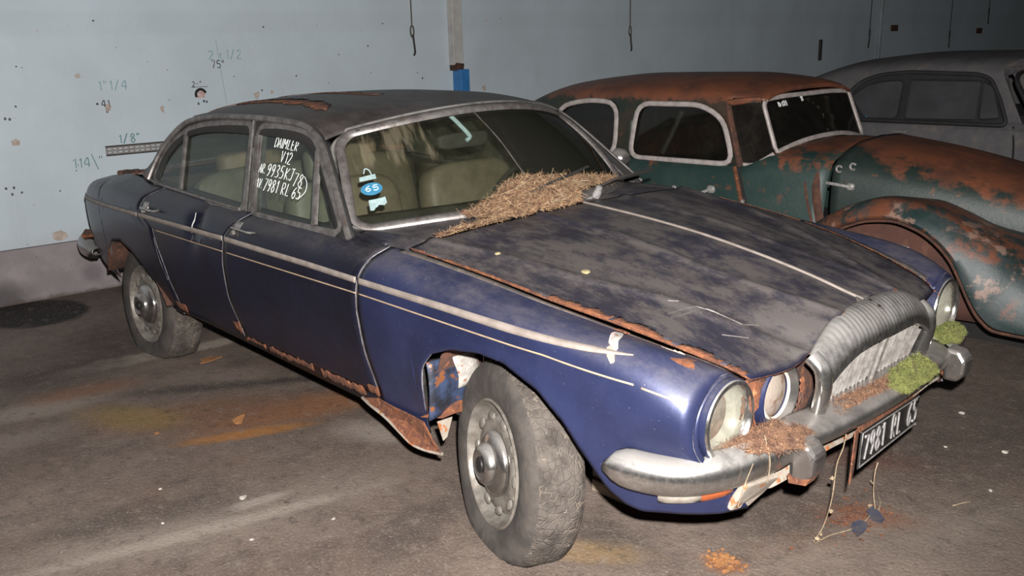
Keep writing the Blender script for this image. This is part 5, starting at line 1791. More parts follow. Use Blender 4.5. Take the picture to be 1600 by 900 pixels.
def heap(name, P, nn, ln, rad, mat, nmat, label, cat, up=(0, 0, 1), spread=.9, flat=.35):
    """mound (grid P) with needles strewn over it; one 'stuff' object"""
    P = np.asarray(P, float)
    mb = MB().grid(P)
    V = P.reshape(-1, 3)
    dx = P[1:, :-1] - P[:-1, :-1]; dy = P[:-1, 1:] - P[:-1, :-1]
    area = np.linalg.norm(np.cross(dx, dy), axis=2).ravel(); area /= area.sum()
    idx = RNG.choice(len(area), nn, p=area)
    i, j = idx // dx.shape[1], idx % dx.shape[1]
    a, b = RNG.random((2, nn, 1))
    p = P[i, j] + a * (P[i + 1, j] - P[i, j]) + b * (P[i, j + 1] - P[i, j])
    nrm = np.cross(dx, dy)[i, j]; nrm /= np.linalg.norm(nrm, axis=1)[:, None] + 1e-12
    nrm *= np.where(nrm @ np.asarray(up, float) < 0, -1, 1)[:, None]
    D = RNG.normal(0, 1, (nn, 3)) * spread
    D -= nrm * np.sum(D * nrm, 1)[:, None] * (1 - flat)
    D += nrm * flat * .5
    L = RNG.uniform(*ln, nn); R_ = RNG.uniform(*rad, nn)
    v, f = needles(p - D / np.linalg.norm(D, axis=1)[:, None] * (L * .4)[:, None] + nrm * R_[:, None], D, L, R_)
    o = add(name, np.concatenate([V, v]), mb.f + [tuple(q + len(V) for q in k) for k in f], mat, fix=False)
    o.data.materials.append(nmat)
    mi = np.zeros(len(o.data.polygons), int); mi[len(mb.f):] = 1
    o.data.polygons.foreach_set('material_index', mi.tolist())
    return tag(o, label, cat, None, 'stuff')


rows = []
for y in np.linspace(-.44, .70, 70):
    v = y / .748
    st = float(np.interp(y, [-.44, -.38, -.30, -.24, -.16, .0, .10, .30, .50, .70], [.0, .02, .085, .17, .205, .165, .135, .085, .045, .0]))
    hz = min(1, st / .08 + .12)
    p0 = W(v, max(-.04, st - .02), .000)
    p1 = W(v, st, .010 + .018 * hz)
    tq = 4 - 4 * np.interp(abs(y), [0, .245, .49, .705, .78], [0, .25, .5, .75, 1])
    p4 = B(bon_rear(tq) + .004, tq) + np.array([0, 0, .010])
    p2 = p1 * .62 + p4 * .38 + np.array([.012, 0, .010]) * hz
    p3 = p1 * .26 + p4 * .74 + np.array([.016, 0, .012]) * hz
    rows.append(catmull(np.array([p0, p1, p2, p3, p4]), 18))
P = np.array(rows)
P[..., 2] += RNG.normal(0, .0035, P.shape[:2]); P[:, 2:, 0] += RNG.normal(0, .004, P[:, 2:].shape[:2])
heap('needle_heap', P, 5200, (.018, .060), (.0007, .0016), M_['litter'], M_['straw'], 'heap of dry brown needles and straw piled against the foot of the windscreen', 'needles', up=(.5, 0, .8), spread=1.0, flat=.35)
for k in range(26):   # longer straws lying over the heap
    i, j = RNG.integers(8, 66), RNG.integers(3, 17)
    p = P[i, j]; d = RNG.normal(0, 1, 3) * np.array([.5, 1, .35]); d /= np.linalg.norm(d)
    l = RNG.uniform(.06, .13)
    if k == 0:
        smb = MB()
    smb.tube(catmull([p - d * l * .5 + (0, 0, .008), p + (0.004, 0, .016), p + d * l * .5 + RNG.normal(0, .01, 3) + (0, 0, .012)], 7), .0014, 5)
so = smb.build('straw_stalks', M_['stem'])
tag(so, 'loose pale straw stalks sticking out of the needle heap at the windscreen', 'straw', None, 'stuff')


def mound(pts, hgt, nu=26, nv=14, zf=.523, rag=.25):
    """low heap inside a closed outline (x, y)"""
    pts = np.array(pts, float); c = pts.mean(0)
    o = polyres(np.vstack([pts, pts[:1]]), nu)
    o[:-1] = c + (o[:-1] - c) * (1 + rag * RNG.normal(0, .3, (nu - 1, 1))); o[-1] = o[0]
    z_ = zf if callable(zf) else (lambda x, y: zf)
    return np.array([[np.append(c + (q - c) * s, z_(*(c + (q - c) * s)) + hgt * (1 - s**2.2) * (1 + .25 * RNG.normal()) - .004) for s in np.linspace(1, .02, nv)] for q in o])


bump_z = lambda x, y: .533 - .012 * np.clip((x - .79) / .05, 0, 1.5)
heap('needle_litter', mound([(.70, -.715), (.79, -.68), (.82, -.60), (.845, -.53), (.80, -.44), (.73, -.46), (.70, -.54), (.695, -.62)], .016, zf=bump_z), 1500, (.012, .045), (.0006, .0012), M_['litter'], M_['litter_needle'], 'brown needle litter on the bumper below the two near headlamps', 'needles')
heap('needle_litter', mound([(.755, -.33), (.815, -.32), (.83, -.15), (.84, .0), (.845, .30), (.79, .32), (.785, .0), (.765, -.2)], .012, zf=bump_z), 900, (.012, .045), (.0006, .0012), M_['litter'], M_['litter_needle'], 'thin brown needle litter on the bumper along the foot of the grille', 'needles')
heap('moss_cushion', mound([(.79, .02), (.845, -.03), (.872, .02), (.868, .14), (.862, .26), (.81, .31), (.785, .20), (.79, .10)], .040, 34, 18, zf=bump_z), 5200, (.008, .022), (.0007, .0014), M_['moss'], M_['moss'], 'bright green moss cushion on the bumper centre above the number plate', 'moss', spread=.5, flat=.9)
heap('moss_cushion', mound([(.735, .50), (.80, .47), (.825, .53), (.80, .64), (.745, .70), (.715, .62)], .030, 30, 14, zf=lambda x, y: .538), 2600, (.008, .022), (.0007, .0014), M_['moss'], M_['moss'], 'small green moss cushion on the far end of the bumper below the far headlamp', 'moss', spread=.5, flat=.9)

# ------------------------------------------------------------------ rusty green car
YC = 2.52
OLD = thing('vintage_car', 'vintage green saloon covered in rust, wheel missing from its bulging front wing', 'car', (-1.2, YC, 0))


def N(d, x, z):
    return np.array([x, YC + d, z])


def loft(name, st, mat, parent, nx=40, nt=24, mirrored=True, cut=None, yc=YC, solid=.008, full=True, clamp=None):
    """body shell from sections (x, [(half width, z)...]) that end on the centre line"""
    X = np.array([s[0] for s in st]); C = np.array([s[1] for s in st], float)
    xs = np.linspace(X[0], X[-1], nx)
    Q = pchip(X, C, xs)
    P = np.array([catmull(np.column_stack([np.full(Q.shape[1], x), -q[:, 0], q[:, 1]]), nt) for x, q in zip(xs, Q)])
    if full:
        M2 = P[:, ::-1].copy(); M2[..., 1] *= -1
        P = np.concatenate([P, M2[:, 1:]], 1)
    P[..., 1] += yc
    f = gridfaces(P.shape[0], P.shape[1])
    V = P.reshape(-1, 3)
    if clamp:      # trim the open end to a clean line
        V[:, 0] = np.minimum(V[:, 0], [clamp(v) for v in V])
    if cut:
        f = [q for q in f if not cut(V[list(q)].mean(0))]
    return add(name, V, f, mat, parent, solid=solid)


def inpoly(p, poly):
    x, z = p; c = False; n = len(poly)
    for i in range(n):
        (x1, z1), (x2, z2) = poly[i], poly[i - 1]
        if (z1 > z) != (z2 > z) and x < (x2 - x1) * (z - z1) / (z2 - z1) + x1:
            c = not c
    return c


loft('cabin_body', [(-3.5, [(.40, .25), (.45, .40), (.45, .55), (.35, .66), (0, .70)]),
                    (-2.9, [(.62, .22), (.66, .45), (.64, .70), (.58, .84), (0, .86)]),
                    (-1.8, [(.64, .20), (.68, .45), (.655, .70), (.585, .838), (0, .80)]),
                    (-.98, [(.63, .20), (.665, .45), (.640, .70), (.575, .842), (0, .84)]),
                    (-.74, [(.61, .20), (.645, .45), (.62, .70), (.55, .905), (0, .968)]),
                    (-.42, [(.57, .20), (.60, .45), (.575, .70), (.505, .895), (0, .985)])], M_['old_body'], OLD, 44, 24)
# greenhouse with window openings
QW = rounded([(-2.46, .835), (-1.862, .838), (-1.865, 1.165), (-2.10, 1.180), (-2.36, 1.135)], .10)
DW = rounded([(-1.742, .838), (-.985, .845), (-1.075, 1.095), (-1.235, 1.172), (-1.70, 1.168)], .09)


def old_cut(v):
    if v[2] > 1.195 and abs(v[1] - YC) < .60 and v[0] < -.95:
        pass
    p = (v[0], v[2])
    if abs(v[1] - YC) > .40:
        if inpoly(p, QW) or inpoly(p, DW):
            return True
        if v[0] > -1.03 + .11 * (1.16 - v[2]) / .3 and v[2] < 1.205:
            return True
    elif v[0] > -1.0 and v[2] < 1.19:
        return True
    return False


loft('roof_shell', [(-3.45, [(.46, .64), (.42, .70), (.36, .72), (.2, .73), (0, .735)]),
                    (-3.0, [(.57, .835), (.535, .93), (.47, 1.01), (.26, 1.04), (0, 1.05)]),
                    (-2.45, [(.58, .835), (.545, 1.10), (.49, 1.205), (.28, 1.265), (0, 1.28)]),
                    (-1.9, [(.585, .835), (.555, 1.15), (.505, 1.245), (.28, 1.315), (0, 1.332)]),
                    (-1.3, [(.58, .838), (.555, 1.15), (.505, 1.25), (.28, 1.32), (0, 1.338)]),
                    (-.95, [(.57, .84), (.545, 1.14), (.495, 1.232), (.28, 1.292), (0, 1.305)]),
                    (-.76, [(.54, .86), (.51, 1.11), (.47, 1.195), (.28, 1.235), (0, 1.245)])], M_['old_roof'], OLD, 76, 40, cut=old_cut, clamp=lambda v: -.850 if v[2] > 1.19 else 9)


def side_d(z):
    return .585 - .10 * (z - .84)


for s in (-1, 1):
    for OUT in (QW, DW):
        P3 = np.array([N(s * (side_d(z) + .004), x, z) for x, z in OUT])
        MB().tube(P3, .016, 8, r2=.012, upv=(0, 1, 0), closed=True).build('window_moulding', M_['old_frame'], OLD)
        P4 = [N(s * (side_d(z) - .012), x, z) for x, z in OUT]
        MB().put(np.array(P4), [tuple(range(len(P4)))]).build('window_pane', M_['glass_old'], OLD, smooth=False)
    # corner pane, curving round to the windscreen
    rows = []
    for t in np.linspace(0, 1, 8):
        b = catmull([N(s * .580, -.945, .848), N(s * .572, -.86, .852), N(s * .525, -.765, .915)], 8)
        a = catmull([N(s * .552, -1.055, 1.185), N(s * .540, -.96, 1.200), N(s * .505, -.872, 1.204)], 8)
        rows.append(b * (1 - t) + a * t)
    rows = np.array(rows)
    pn_ = MB().grid(rows).build('corner_pane', M_['corner_glass'], OLD)
    pn_['label'] = 'curved corner pane beside the windscreen'
    MB().tube(rows[0], .013, 8).build('corner_moulding', M_['old_frame'], OLD)
    MB().tube(np.array([N(s * .592, -.935, .838), N(s * .565, -1.03, 1.10), N(s * .55, -1.06, 1.185)]), .019, 8).build('door_post', M_['rust_dark'], OLD)
    MB().tube(rows[-1], .020, 8).build('corner_header', M_['old_roof'], OLD)
    # door edge, hinge side, and cowl gap
    MB().tube(catmull([N(s * .603, -.945, .835), N(s * .648, -.875, .70), N(s * .672, -.80, .52), N(s * .668, -.76, .40)], 14), .011, 8, r2=.008, upv=(0, 1, 0)).build('door_gap', M_['black'], OLD)
    MB().tube(catmull([N(s * .606, -.965, .835), N(s * .652, -.897, .70), N(s * .676, -.825, .52), N(s * .672, -.785, .40)], 14), .014, 8, r2=.007, upv=(0, 1, 0)).build('door_edge', M_['rust'], OLD)
    MB().tube(catmull([N(s * .535, -.505, .885), N(s * .578, -.475, .74), N(s * .60, -.425, .57), N(s * .605, -.37, .45)], 14), .026, 8, r2=.008, upv=(0, 1, 0)).build('bonnet_gap', M_['rust_dark'], OLD)
    MB().tube(catmull([N(s * .553, -.560, .86), N(s * .590, -.525, .72), N(s * .608, -.47, .57)], 10), .008, 8, r2=.006, upv=(0, 1, 0)).build('cowl_bead', M_['rust_dark'], OLD)
    # handles
    hd = N(s * .668, -1.075, .705)
    blob('handle_boss', hd, (.055, .03, .048), M_['silver'], OLD, .8)
    tube('door_handle', catmull([hd + (0, s * .015, 0), hd + (-.05, s * .035, -.022), hd + (-.125, s * .03, -.052)], 10), .010, M_['silver'], OLD, 8)
    blob('door_lock', N(s * .665, -1.335, .690), (.03, .02, .03), M_['silver'], OLD, .8)
    for hz in (.60, .655):
        blob('door_hinge', N(s * .668, -.865 + (.66 - hz) * .3, hz), (.022, .03, .03), M_['steel'], OLD, .7)
# windscreen
rows = []
for t in np.linspace(0, 1, 12):
    b = catmull([N(-.515, -.757, .922), N(-.27, -.737, .966), N(0, -.728, .980), N(.27, -.737, .966), N(.515, -.757, .922)], 30)
    a = catmull([N(-.500, -.868, 1.204), N(-.27, -.866, 1.214), N(0, -.864, 1.214), N(.27, -.866, 1.214), N(.500, -.868, 1.204)], 30)
    rows.append(b * (1 - t) + a * t)
rows = np.array(rows)
ows = grid('windscreen', rows, M_['glass_old'], OLD)
edge = np.concatenate([rows[0], rows[1:, -1], rows[-1][::-1][1:], rows[1:-1, 0][::-1]])
MB().tube(rounded(edge[::2], .03, True, 3), .015, 8, r2=.012, closed=True).build('windscreen_surround', M_['old_frame'], OLD)
sx = rows[9, 4]; du = rows[9, 9] - rows[9, 4]; du /= np.linalg.norm(du); dv = rows[11, 4] - rows[9, 4]; dv /= np.linalg.norm(dv); nn_ = np.cross(du, dv); nn_ *= np.sign(nn_[0])
write('white_writing', 'Nr880', rows[9, 4] - dv * .005, du, dv, .030, .0022, nn_, M_['chalk'], ows, aspect=.8, jitter=.05)
write('white_writing', '18', rows[9, 11] + dv * .005, du, dv, .030, .0022, nn_, M_['chalk'], ows, aspect=.8, jitter=.05)
# bonnet
loft('bonnet', [(-.405, [(.535, .50), (.548, .72), (.515, .885), (.30, .972), (0, .995)]),
                (-.05, [(.50, .48), (.515, .69), (.470, .848), (.28, .925), (0, .948)]),
                (.40, [(.43, .46), (.445, .64), (.400, .775), (.24, .838), (0, .857)]),
                (.90, [(.34, .44), (.35, .58), (.31, .685), (.19, .735), (0, .750)]),
                (1.35, [(.24, .42), (.25, .53), (.22, .60), (.13, .635), (0, .645)]),
                (1.50, [(.06, .42), (.07, .48), (.06, .53), (.03, .545), (0, .55)])], M_['old_bonnet'], OLD, 44, 26)
for s in (-1, 1):
    hb_ = N(s * .535, -.305, .775)
    blob('catch_boss', hb_, (.045, .03, .04), M_['silver'], OLD, .8)
    tube('bonnet_catch', catmull([hb_ + (0, s * .012, 0), hb_ + (-.06, s * .025, .008), hb_ + (-.125, s * .022, .012)], 10), .009, M_['silver'], OLD, 8)
    for (x, z) in ((-.375, .862), (-.300, .880)):
        MB().tube([N(s * .532, x + .016 * math.cos(t), z + .016 * math.sin(t)) for t in np.linspace(.5, 5.5, 12)], .006, 6).build('catch_plate', M_['steel'], OLD)
    MB().lathe([(.001, .012), (.018, .010), (.026, .004), (.034, 0)], N(s * .455, .415, .575), (.15, s, .2), 16).build('wing_nut', M_['silver'], OLD)
    # front wing: ribs from the arch lip over the crown to the bonnet side
    LIP = [(-.30, .50), (-.245, .58), (-.194, .614), (-.039, .677), (.078, .690), (.194, .665), (.286, .613), (.358, .543), (.408, .462), (.458, .370), (.508, .290), (.574, .245), (.72, .240), (.90, .36)]
    BND = [(-.47, .50), (-.44, .545), (-.39, .59), (-.237, .692), (-.05, .750), (.12, .748), (.26, .706), (.40, .645), (.53, .615), (.62, .59), (.70, .565), (.80, .545), (.88, .515), (.95, .47)]
    ribs = []
    for k, ((lx, lz), (bx, bz)) in enumerate(zip(LIP, BND)):
        q = k / 13
        bw = np.interp(bx, [-.5, -.05, .4, .9, 1.35], [.565, .52, .45, .355, .26])
        d0 = .90
        top = np.interp(k, [0, 3, 5, 8, 10, 13], [.03, .040, .050, .060, .06, .05])
        fx = np.interp(k, [0, 3, 6, 9, 13], [-.05, .0, .03, .09, .16])
        o_ = np.interp(k, [0, 5, 9, 12, 13], [.86, .90, .905, .86, .74])
        r_ = [N(s * (o_ - .02), lx, lz), N(s * (o_ + .015), lx + fx * .2, lz + top * .55), N(s * (o_ - .06), lx * .62 + bx * .38 + fx * .6, lz * .62 + bz * .38 + top * 1.5), N(s * (o_ * .5 + bw * .5), lx * .3 + bx * .7 + fx * .5, lz * .3 + bz * .7 + top * 1.0), N(s * bw, bx, bz)]
        ribs.append(catmull(np.array(r_), 22))
    RW = pchip(np.arange(14), np.array(ribs), np.linspace(0, 13, 60))
    grid('front_wing', RW, M_['old_wing'], OLD, solid=.008)
    lip = RW[:, 0]
    MB().tube(lip, .010, 6).build('wing_lip', M_['rust_dark'], OLD)
    # rusted inner wing
    P = np.array([[N(s * d, x, z) for d in (.86, .70, .52)] for x, z in [(a, b + .004) for a, b in LIP[:12]]])
    bx_ = np.array(BND)
    P = np.array([[N(s * (np.interp(x, [-.5, -.05, .4, .9, 1.35], [.565, .52, .45, .355, .26]) + .035), x, .16 + (np.interp(x, bx_[:, 0], bx_[:, 1]) - .165) * q) for q in np.linspace(0, 1, 8)] for x in np.linspace(-.42, .74, 14)])
    grid('inner_wing', P, simple('rusted_inner_wing', (.075, .028, .018), (.050, .021, .016), 6, .85, 0, .3, c3=(.10, .042, .025), s3=14), OLD, solid=.006)
    tube('inner_wing_seam', catmull([N(s * .600, -.30, .60), N(s * .575, -.12, .640), N(s * .560, .05, .625), N(s * .53, .30, .580)], 14), .006, M_['rust_dark'], OLD, 6)
    # rear wing
    rw_ = []
    for x, z in ((-3.55, .30), (-3.35, .50), (-3.05, .62), (-2.7, .66), (-2.35, .58), (-2.1, .42), (-1.98, .25)):
        rw_.append(catmull(np.array([N(s * .84, x, z - .18 if 0 else z * .5), N(s * .88, x, z * .75), N(s * .82, x, z), N(s * .70, x, z + .07), N(s * .62, x, z + .10)]), 14))
    grid('rear_wing', pchip(np.arange(7), np.array(rw_), np.linspace(0, 6, 36)), M_['old_wing'], OLD, solid=.008)
    MB().box(N(s * .60, -1.4, .22), (1.3, .16, .04)).build('running_board', M_['rust_dark'], OLD, bevel=.01, smooth=False)
    tube('window_stay', [N(s * .44, -1.45, 1.12), N(s * .46, -1.58, .86)], .018, M_['steel'], OLD, 6)
MB().box(N(0, -1.75, .10), (2.4, .9, .20)).build('axle_block', M_['black'], OLD, smooth=False)
MB().box(N(0, .35, .15), (.5, .5, .30)).build('axle_block', M_['black'], OLD, smooth=False)
blob('seat_back', N(0, -1.70, .72), (.2, 1.0, .55), M_['rust_dark'], OLD, .4)
blob('seat_back', N(0, -2.45, .75), (.25, 1.0, .5), M_['rust_dark'], OLD, .4)
MB().box(N(0, -1.3, .42), (1.9, 1.1, .04)).build('cabin_floor', M_['black'], OLD, smooth=False)

# ------------------------------------------------------------------ dusty grey car
GY = 5.02
GREY = thing('two_door_car', 'dust-covered grey two-door saloon parked at the dark far side', 'car', (-.9, GY, 0))
DX = 0.0


def Ng(d, x, z):
    return np.array([x, GY + d, z])


gsd = lambda z: .80 - .28 * (z - .93)
loft('lower_body', [(-3.05, [(.50, .35), (.58, .50), (.58, .70), (.45, .82), (0, .86)]),
                    (-2.4, [(.74, .25), (.80, .45), (.80, .75), (.72, .90), (0, .95)]),
                    (-1.2, [(.77, .22), (.83, .45), (.835, .74), (.80, .925), (0, .93)]),
                    (-.2, [(.77, .22), (.83, .45), (.83, .74), (.79, .93), (0, .95)]),
                    (.4, [(.76, .22), (.82, .45), (.82, .72), (.70, .88), (0, .93)]),
                    (1.2, [(.72, .25), (.78, .45), (.78, .68), (.60, .80), (0, .84)]),
                    (1.55, [(.55, .30), (.62, .45), (.60, .62), (.45, .70), (0, .72)])], M_['grey_body'], GREY, 50, 22, yc=GY)
loft('roof_shell', [(-2.35, [(.68, .915), (.60, .94), (.45, .96), (.25, .965), (0, .97)]),
                    (-1.95, [(.76, .925), (.70, 1.05), (.58, 1.17), (.33, 1.22), (0, 1.235)]),
                    (-1.50, [(.79, .928), (.73, 1.13), (.63, 1.285), (.36, 1.345), (0, 1.362)]),
                    (-.9, [(.80, .93), (.74, 1.15), (.655, 1.32), (.38, 1.385), (0, 1.405)]),
                    (-.3, [(.80, .93), (.735, 1.15), (.65, 1.315), (.38, 1.385), (0, 1.405)]),
                    (-.02, [(.79, .93), (.72, 1.13), (.63, 1.27), (.36, 1.34), (0, 1.36)])], M_['grey_body'], GREY, 130, 30, yc=GY, clamp=lambda v: (-.40 + .17 * (1.262 - v[2]) / .3 if v[2] < 1.262 else -.375 + .17 * (1 - ((v[1] - GY) / .63)**2)))
GQ = rounded([(-1.315, .932), (-1.062, .936), (-1.062, 1.212), (-1.20, 1.205), (-1.33, 1.175), (-1.445, 1.085)], .04)
GD = rounded([(-1.005, .936), (-.505, .948), (-.515, 1.210), (-1.005, 1.212)], .025)
GV = rounded([(-.488, .950), (-.350, .965), (-.430, 1.170), (-.505, 1.208)], .025)
GO = rounded([(-1.46, .918), (-.300, .918), (-.375, 1.08), (-.46, 1.222), (-.55, 1.255), (-1.05, 1.268), (-1.26, 1.245), (-1.385, 1.198), (-1.475, 1.108)], .05)
g0_ = gsd
gsd = lambda z: g0_(z) + .013
for s in (-1, 1):
    P3 = np.array([Ng(s * (gsd(z) + .004), x, z) for x, z in GO])
    MB().tube(P3, .016, 8, r2=.010, upv=(0, 1, 0), closed=True).build('window_seal', M_['grey_seal'], GREY)
    MB().prism(np.array([Ng(s * (gsd(z) - .006), x, z) for x, z in GO]), (0, s * .008, 0)).build('window_surround', M_['grey_seal'], GREY, smooth=False)
    for OUT, nm in ((GQ, 'rear_side_window'), (GD, 'door_window'), (GV, 'vent_window')):
        MB().prism(np.array([Ng(s * (gsd(z) + .001), x, z) for x, z in OUT]), (0, s * .005, 0)).build(nm, M_['grey_glass'], GREY, smooth=False)
        MB().tube(np.array([Ng(s * (gsd(z) + .007), x, z) for x, z in OUT]), .007, 6, closed=True).build('window_frame', M_['grey_seal'], GREY)
    tube('door_gap', catmull([Ng(s * .812, -.262, .915), Ng(s * .838, -.235, .74), Ng(s * .836, -.235, .45)], 12), .007, M_['black'], GREY, 6)
    tube('belt_line', catmull([Ng(s * .816, -2.0, .875), Ng(s * .822, -1.0, .885), Ng(s * .818, -.2, .893), Ng(s * .80, .3, .88)], 16), .008, M_['grey_body'], GREY, 6)
    tube('door_handle', [Ng(s * .842, -1.07, .845), Ng(s * .852, -1.03, .846), Ng(s * .852, -.96, .846)], .009, M_['steel'], GREY, 6)
    MB().lathe([(.18, 0), (.19, .01), (.30, .02), (.315, .0), (.315, -.14), (.18, -.14)], Ng(s * .76, .75, .30), (0, s, 0), 32).build('wheel', M_['rubber'], GREY)
    MB().lathe([(.18, 0), (.10, .03), (.001, .04)], Ng(s * .76, .75, .30), (0, s, 0), 24).build('hub_cap', M_['grey_body'], GREY)
    MB().lathe([(.18, 0), (.19, .01), (.30, .02), (.315, .0), (.315, -.14), (.18, -.14)], Ng(s * .76, -1.95, .30), (0, s, 0), 32).build('wheel', M_['rubber'], GREY)
rows = []
for t in np.linspace(0, 1, 8):
    b = catmull([Ng(-.71, -.16, .945), Ng(-.36, -.02, .955), Ng(0, .03, .96), Ng(.36, -.02, .955), Ng(.71, -.16, .945)], 20)
    a = catmull([Ng(-.63, -.365, 1.262), Ng(-.33, -.24, 1.285), Ng(0, -.20, 1.292), Ng(.33, -.24, 1.285), Ng(.63, -.365, 1.262)], 20)
    rows.append(b * (1 - t) + a * t)
rows = np.array(rows)
grid('windscreen', rows, M_['grey_glass_pale'], GREY)
edge = np.concatenate([rows[0], rows[1:, -1], rows[-1][::-1][1:], rows[1:-1, 0][::-1]])
MB().tube(rounded(edge[::2], .04, True, 3), .018, 8, closed=True).build('windscreen_seal', M_['grey_seal'], GREY)
MB().tube(rows[-1] + np.array([-.020, 0, .014]), .030, 8).build('windscreen_header', M_['grey_body'], GREY)
for s in (-1, 1):
    MB().tube([Ng(s * .775, -.245, .91), Ng(s * .705, -.36, 1.12), Ng(s * .64, -.42, 1.255)], .030, 8).build('windscreen_pillar', M_['grey_body'], GREY)
MB().lathe([(.001, .02), (.02, .016), (.026, .0)], Ng(-.802, -1.30, .925), (0, -1, 0), 12).build('blue_cap', M_['bluetrim'], GREY)
MB().box(Ng(0, -1.1, .96), (1.9, 1.2, .02)).build('cabin_floor', M_['black'], GREY, smooth=False)
MB().box(Ng(0, -.5, .24), (3.6, 1.2, .04)).build('underfloor', M_['black'], GREY, smooth=False)

# ------------------------------------------------------------------ small things on the floor
def flake(x, y, r, mat, label, cat, name, group=None, st=1.0, tilt=0.12, z=0.0, n=9):
    a = np.linspace(0, 2 * np.pi, n + 1)[:-1] + RNG.normal(0, .12, n)
    rr = r * (1 + .28 * RNG.standard_normal(n))
    ang = RNG.uniform(0, 3)
    c, s = math.cos(ang), math.sin(ang)
    P = []
    for t, q in zip(a, rr):
        u, v = q * math.cos(t) * st, q * math.sin(t)
        P.append([x + c * u - s * v, y + s * u + c * v, z + .003 + abs(tilt) * max(0, u + r * .6) * .8])
    o = MB().prism(P, (0, 0, .003)).build(name, M_[mat], smooth=False)
    return tag(o, label, cat, group)


flake(-2.422, -.636, .032, 'leaf', 'orange rust flake on the floor beside the rear tyre', 'flake', 'rust_flake', 'rust flakes on the floor', 1.3, .08)
flake(-1.559, -.922, .024, 'leaf', 'orange rust flake on the floor below the middle of the sill', 'flake', 'rust_flake', 'rust flakes on the floor', 1.5, .3)
flake(-1.70, -1.22, .010, 'leaf', 'tiny orange crumb on the open floor at far left', 'flake', 'rust_flake', 'rust flakes on the floor')
def crumbs(n, cx, cy, sx, sy, label):
    q = MB()
    for k in range(n):
        x, y, r = cx + RNG.normal(0, sx), cy + RNG.normal(0, sy), RNG.uniform(.002, .008)
        a = RNG.uniform(0, 6.28) + np.linspace(0, 2 * np.pi, 6)[:-1]
        q.prism([(x + r * math.cos(t) * RNG.uniform(.7, 1.5), y + r * math.sin(t), .0015 + RNG.uniform(0, .004)) for t in a], (0, 0, .002))
    tag(q.build('rust_crumbs', M_['leaf'] if n > 90 else M_['rust'], smooth=False), label, 'rust', None, 'stuff')


crumbs(110, .545, -.42, .028, .022, 'heap of orange rust crumbs on the floor at the bottom of the picture, before the bumper')
crumbs(70, .71, .12, .05, .08, 'rust crumbs scattered on the floor around the blue paint flakes')
for (x, y, lab) in ((.745, .055, 'dark blue paint flake on the floor, left one of two below the number plate'), (.745, .155, 'dark blue paint flake on the floor, right one of two below the number plate')):
    flake(x, y, .024, 'blueflake', lab, 'flake', 'paint_flake', 'fallen blue paint flakes', 1.6, .25)
def pebble(x, y, r, label, group='pale pebbles on the floor'):
    o = blob('pebble', (x, y, r * .38), (r * 2, r * 1.5, r * .8), M_['stone'], None, .9, 7, 9, rot=rotz(RNG.uniform(0, 3)), wob=.12)
    return tag(o, label, 'stone', group)


pebble(-.909, -1.244, .016, 'pale pebble alone on the bare floor left of the front tyre')
for (x, y) in ((-.95, -1.52), (-.63, -1.36), (-.42, -1.50), (-.35, -1.46), (-.55, -1.10), (-1.2, -1.42), (.42, -.74), (.30, -.80)):
    pebble(x, y, RNG.uniform(.005, .009), 'tiny pale chip lying on the open floor in front of the car', 'tiny pale chips on the floor')
for (x, y) in ((.45, .90), (.52, .98), (.70, .85), (.35, .66), (.62, 1.22), (.95, .60), (.88, .95), (.30, 1.05)):
    pebble(x, y, RNG.uniform(.007, .014), 'small pale chip lying on the floor beyond the number plate', 'small pale chips beyond the bumper')

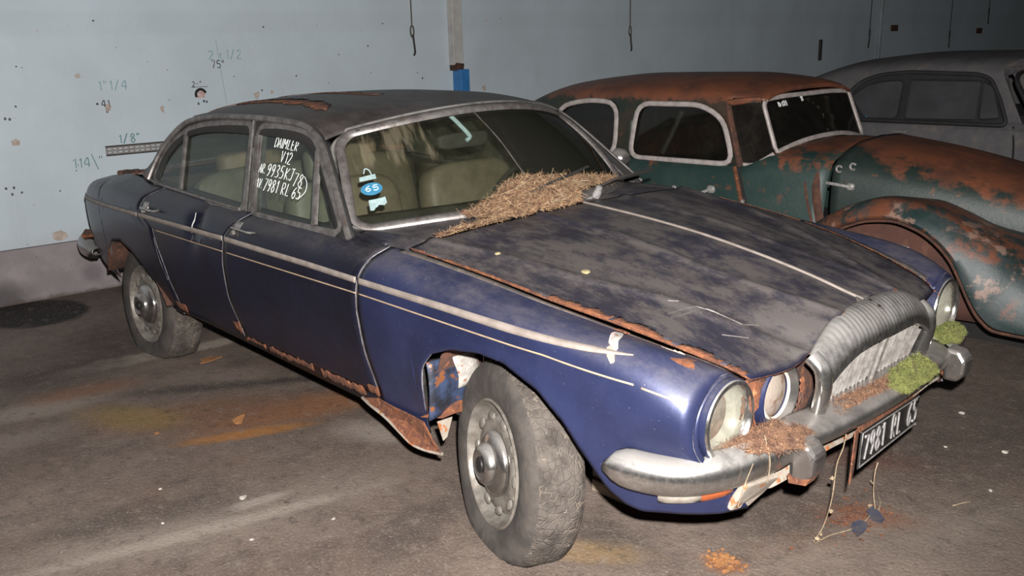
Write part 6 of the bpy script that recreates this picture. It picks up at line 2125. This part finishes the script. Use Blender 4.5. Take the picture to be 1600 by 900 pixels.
# dry vine hanging from the bumper and curling on the floor
VINE = thing('dry_vine', 'thin dry vine trailing from the bumper down to the floor below the plate', 'vine', (.72, .03, 0))
vp = catmull([(.815, -.245, .462), (.80, -.225, .40), (.775, -.205, .33), (.755, -.180, .20), (.72, -.155, .08), (.69, -.145, .012), (.70, -.06, .006), (.735, .04, .006), (.735, .14, .008), (.70, .21, .010)], 60)
tube('stem', vp, .0017, M_['stem'], VINE, 6)
for k in (14, 22, 31, 36, 47, 58):
    p = vp[k]
    blob('dry_leaf', p + RNG.normal(0, .006, 3) + (0, 0, .006), (.015, .011, .010), M_['stem'], VINE, .9, 6, 8, rot=rotz(RNG.uniform(0, 3)), wob=.25)
tw = thing('dry_twig', 'thin forked dry twig standing on the floor under the number plate', 'twig', (.70, .235, 0))
tube('stem', catmull([(.74, .175, .006), (.705, .225, .05), (.70, .235, .12), (.705, .240, .155)], 14), .0022, M_['stem'], tw, 5)
tube('side_shoot', catmull([(.705, .225, .05), (.71, .21, .085), (.70, .205, .10)], 8), .0015, M_['stem'], tw, 5)
for (a, b, lab) in (((.742, .185), (.69, .30), 'dry straw lying on the floor just right of the blue paint flakes'), ((.90, .40), (.93, .47), 'dry straw lying alone on the floor right of the number plate')):
    s_ = tube('straw', catmull([(*a, .004), ((a[0] + b[0]) / 2 + .008, (a[1] + b[1]) / 2, .010), (*b, .004)], 8), .0022, M_['stem'], None, 5)
    tag(s_, lab, 'straw')
# planks under the front of the car
for k in range(4):
    z0 = .0225 + k * .046
    o = MB().box((.02 + RNG.normal(0, .006), -.26 + RNG.normal(0, .006), z0), (.16, .16, .043), rotz(RNG.normal(0, .03))).build('wooden_plank', M_['wood'], smooth=False, bevel=.003)
    tag(o, 'pale wooden plank in the stack behind the front tyre, ' + ('lowest' if k == 0 else 'topmost' if k == 3 else ('second', 'third')[k - 1] + ' from below'), 'plank', 'planks stacked under the car')
# thin cobweb strands and straw from the lamps
for P_ in ([(.775, -.62, .56), (.80, -.63, .50), (.79, -.62, .43)], [(.80, -.71, .52), (.785, -.72, .46), (.765, -.715, .39)]):
    o = tube('hanging_straw', catmull(P_, 10), .0012, M_['stem'], None, 5)
    tag(o, 'thin pale straw hanging over the bumper near the inner lamp' if P_[0][1] > -.65 else 'thin pale straw hanging over the bumper below the outer lamp', 'straw')
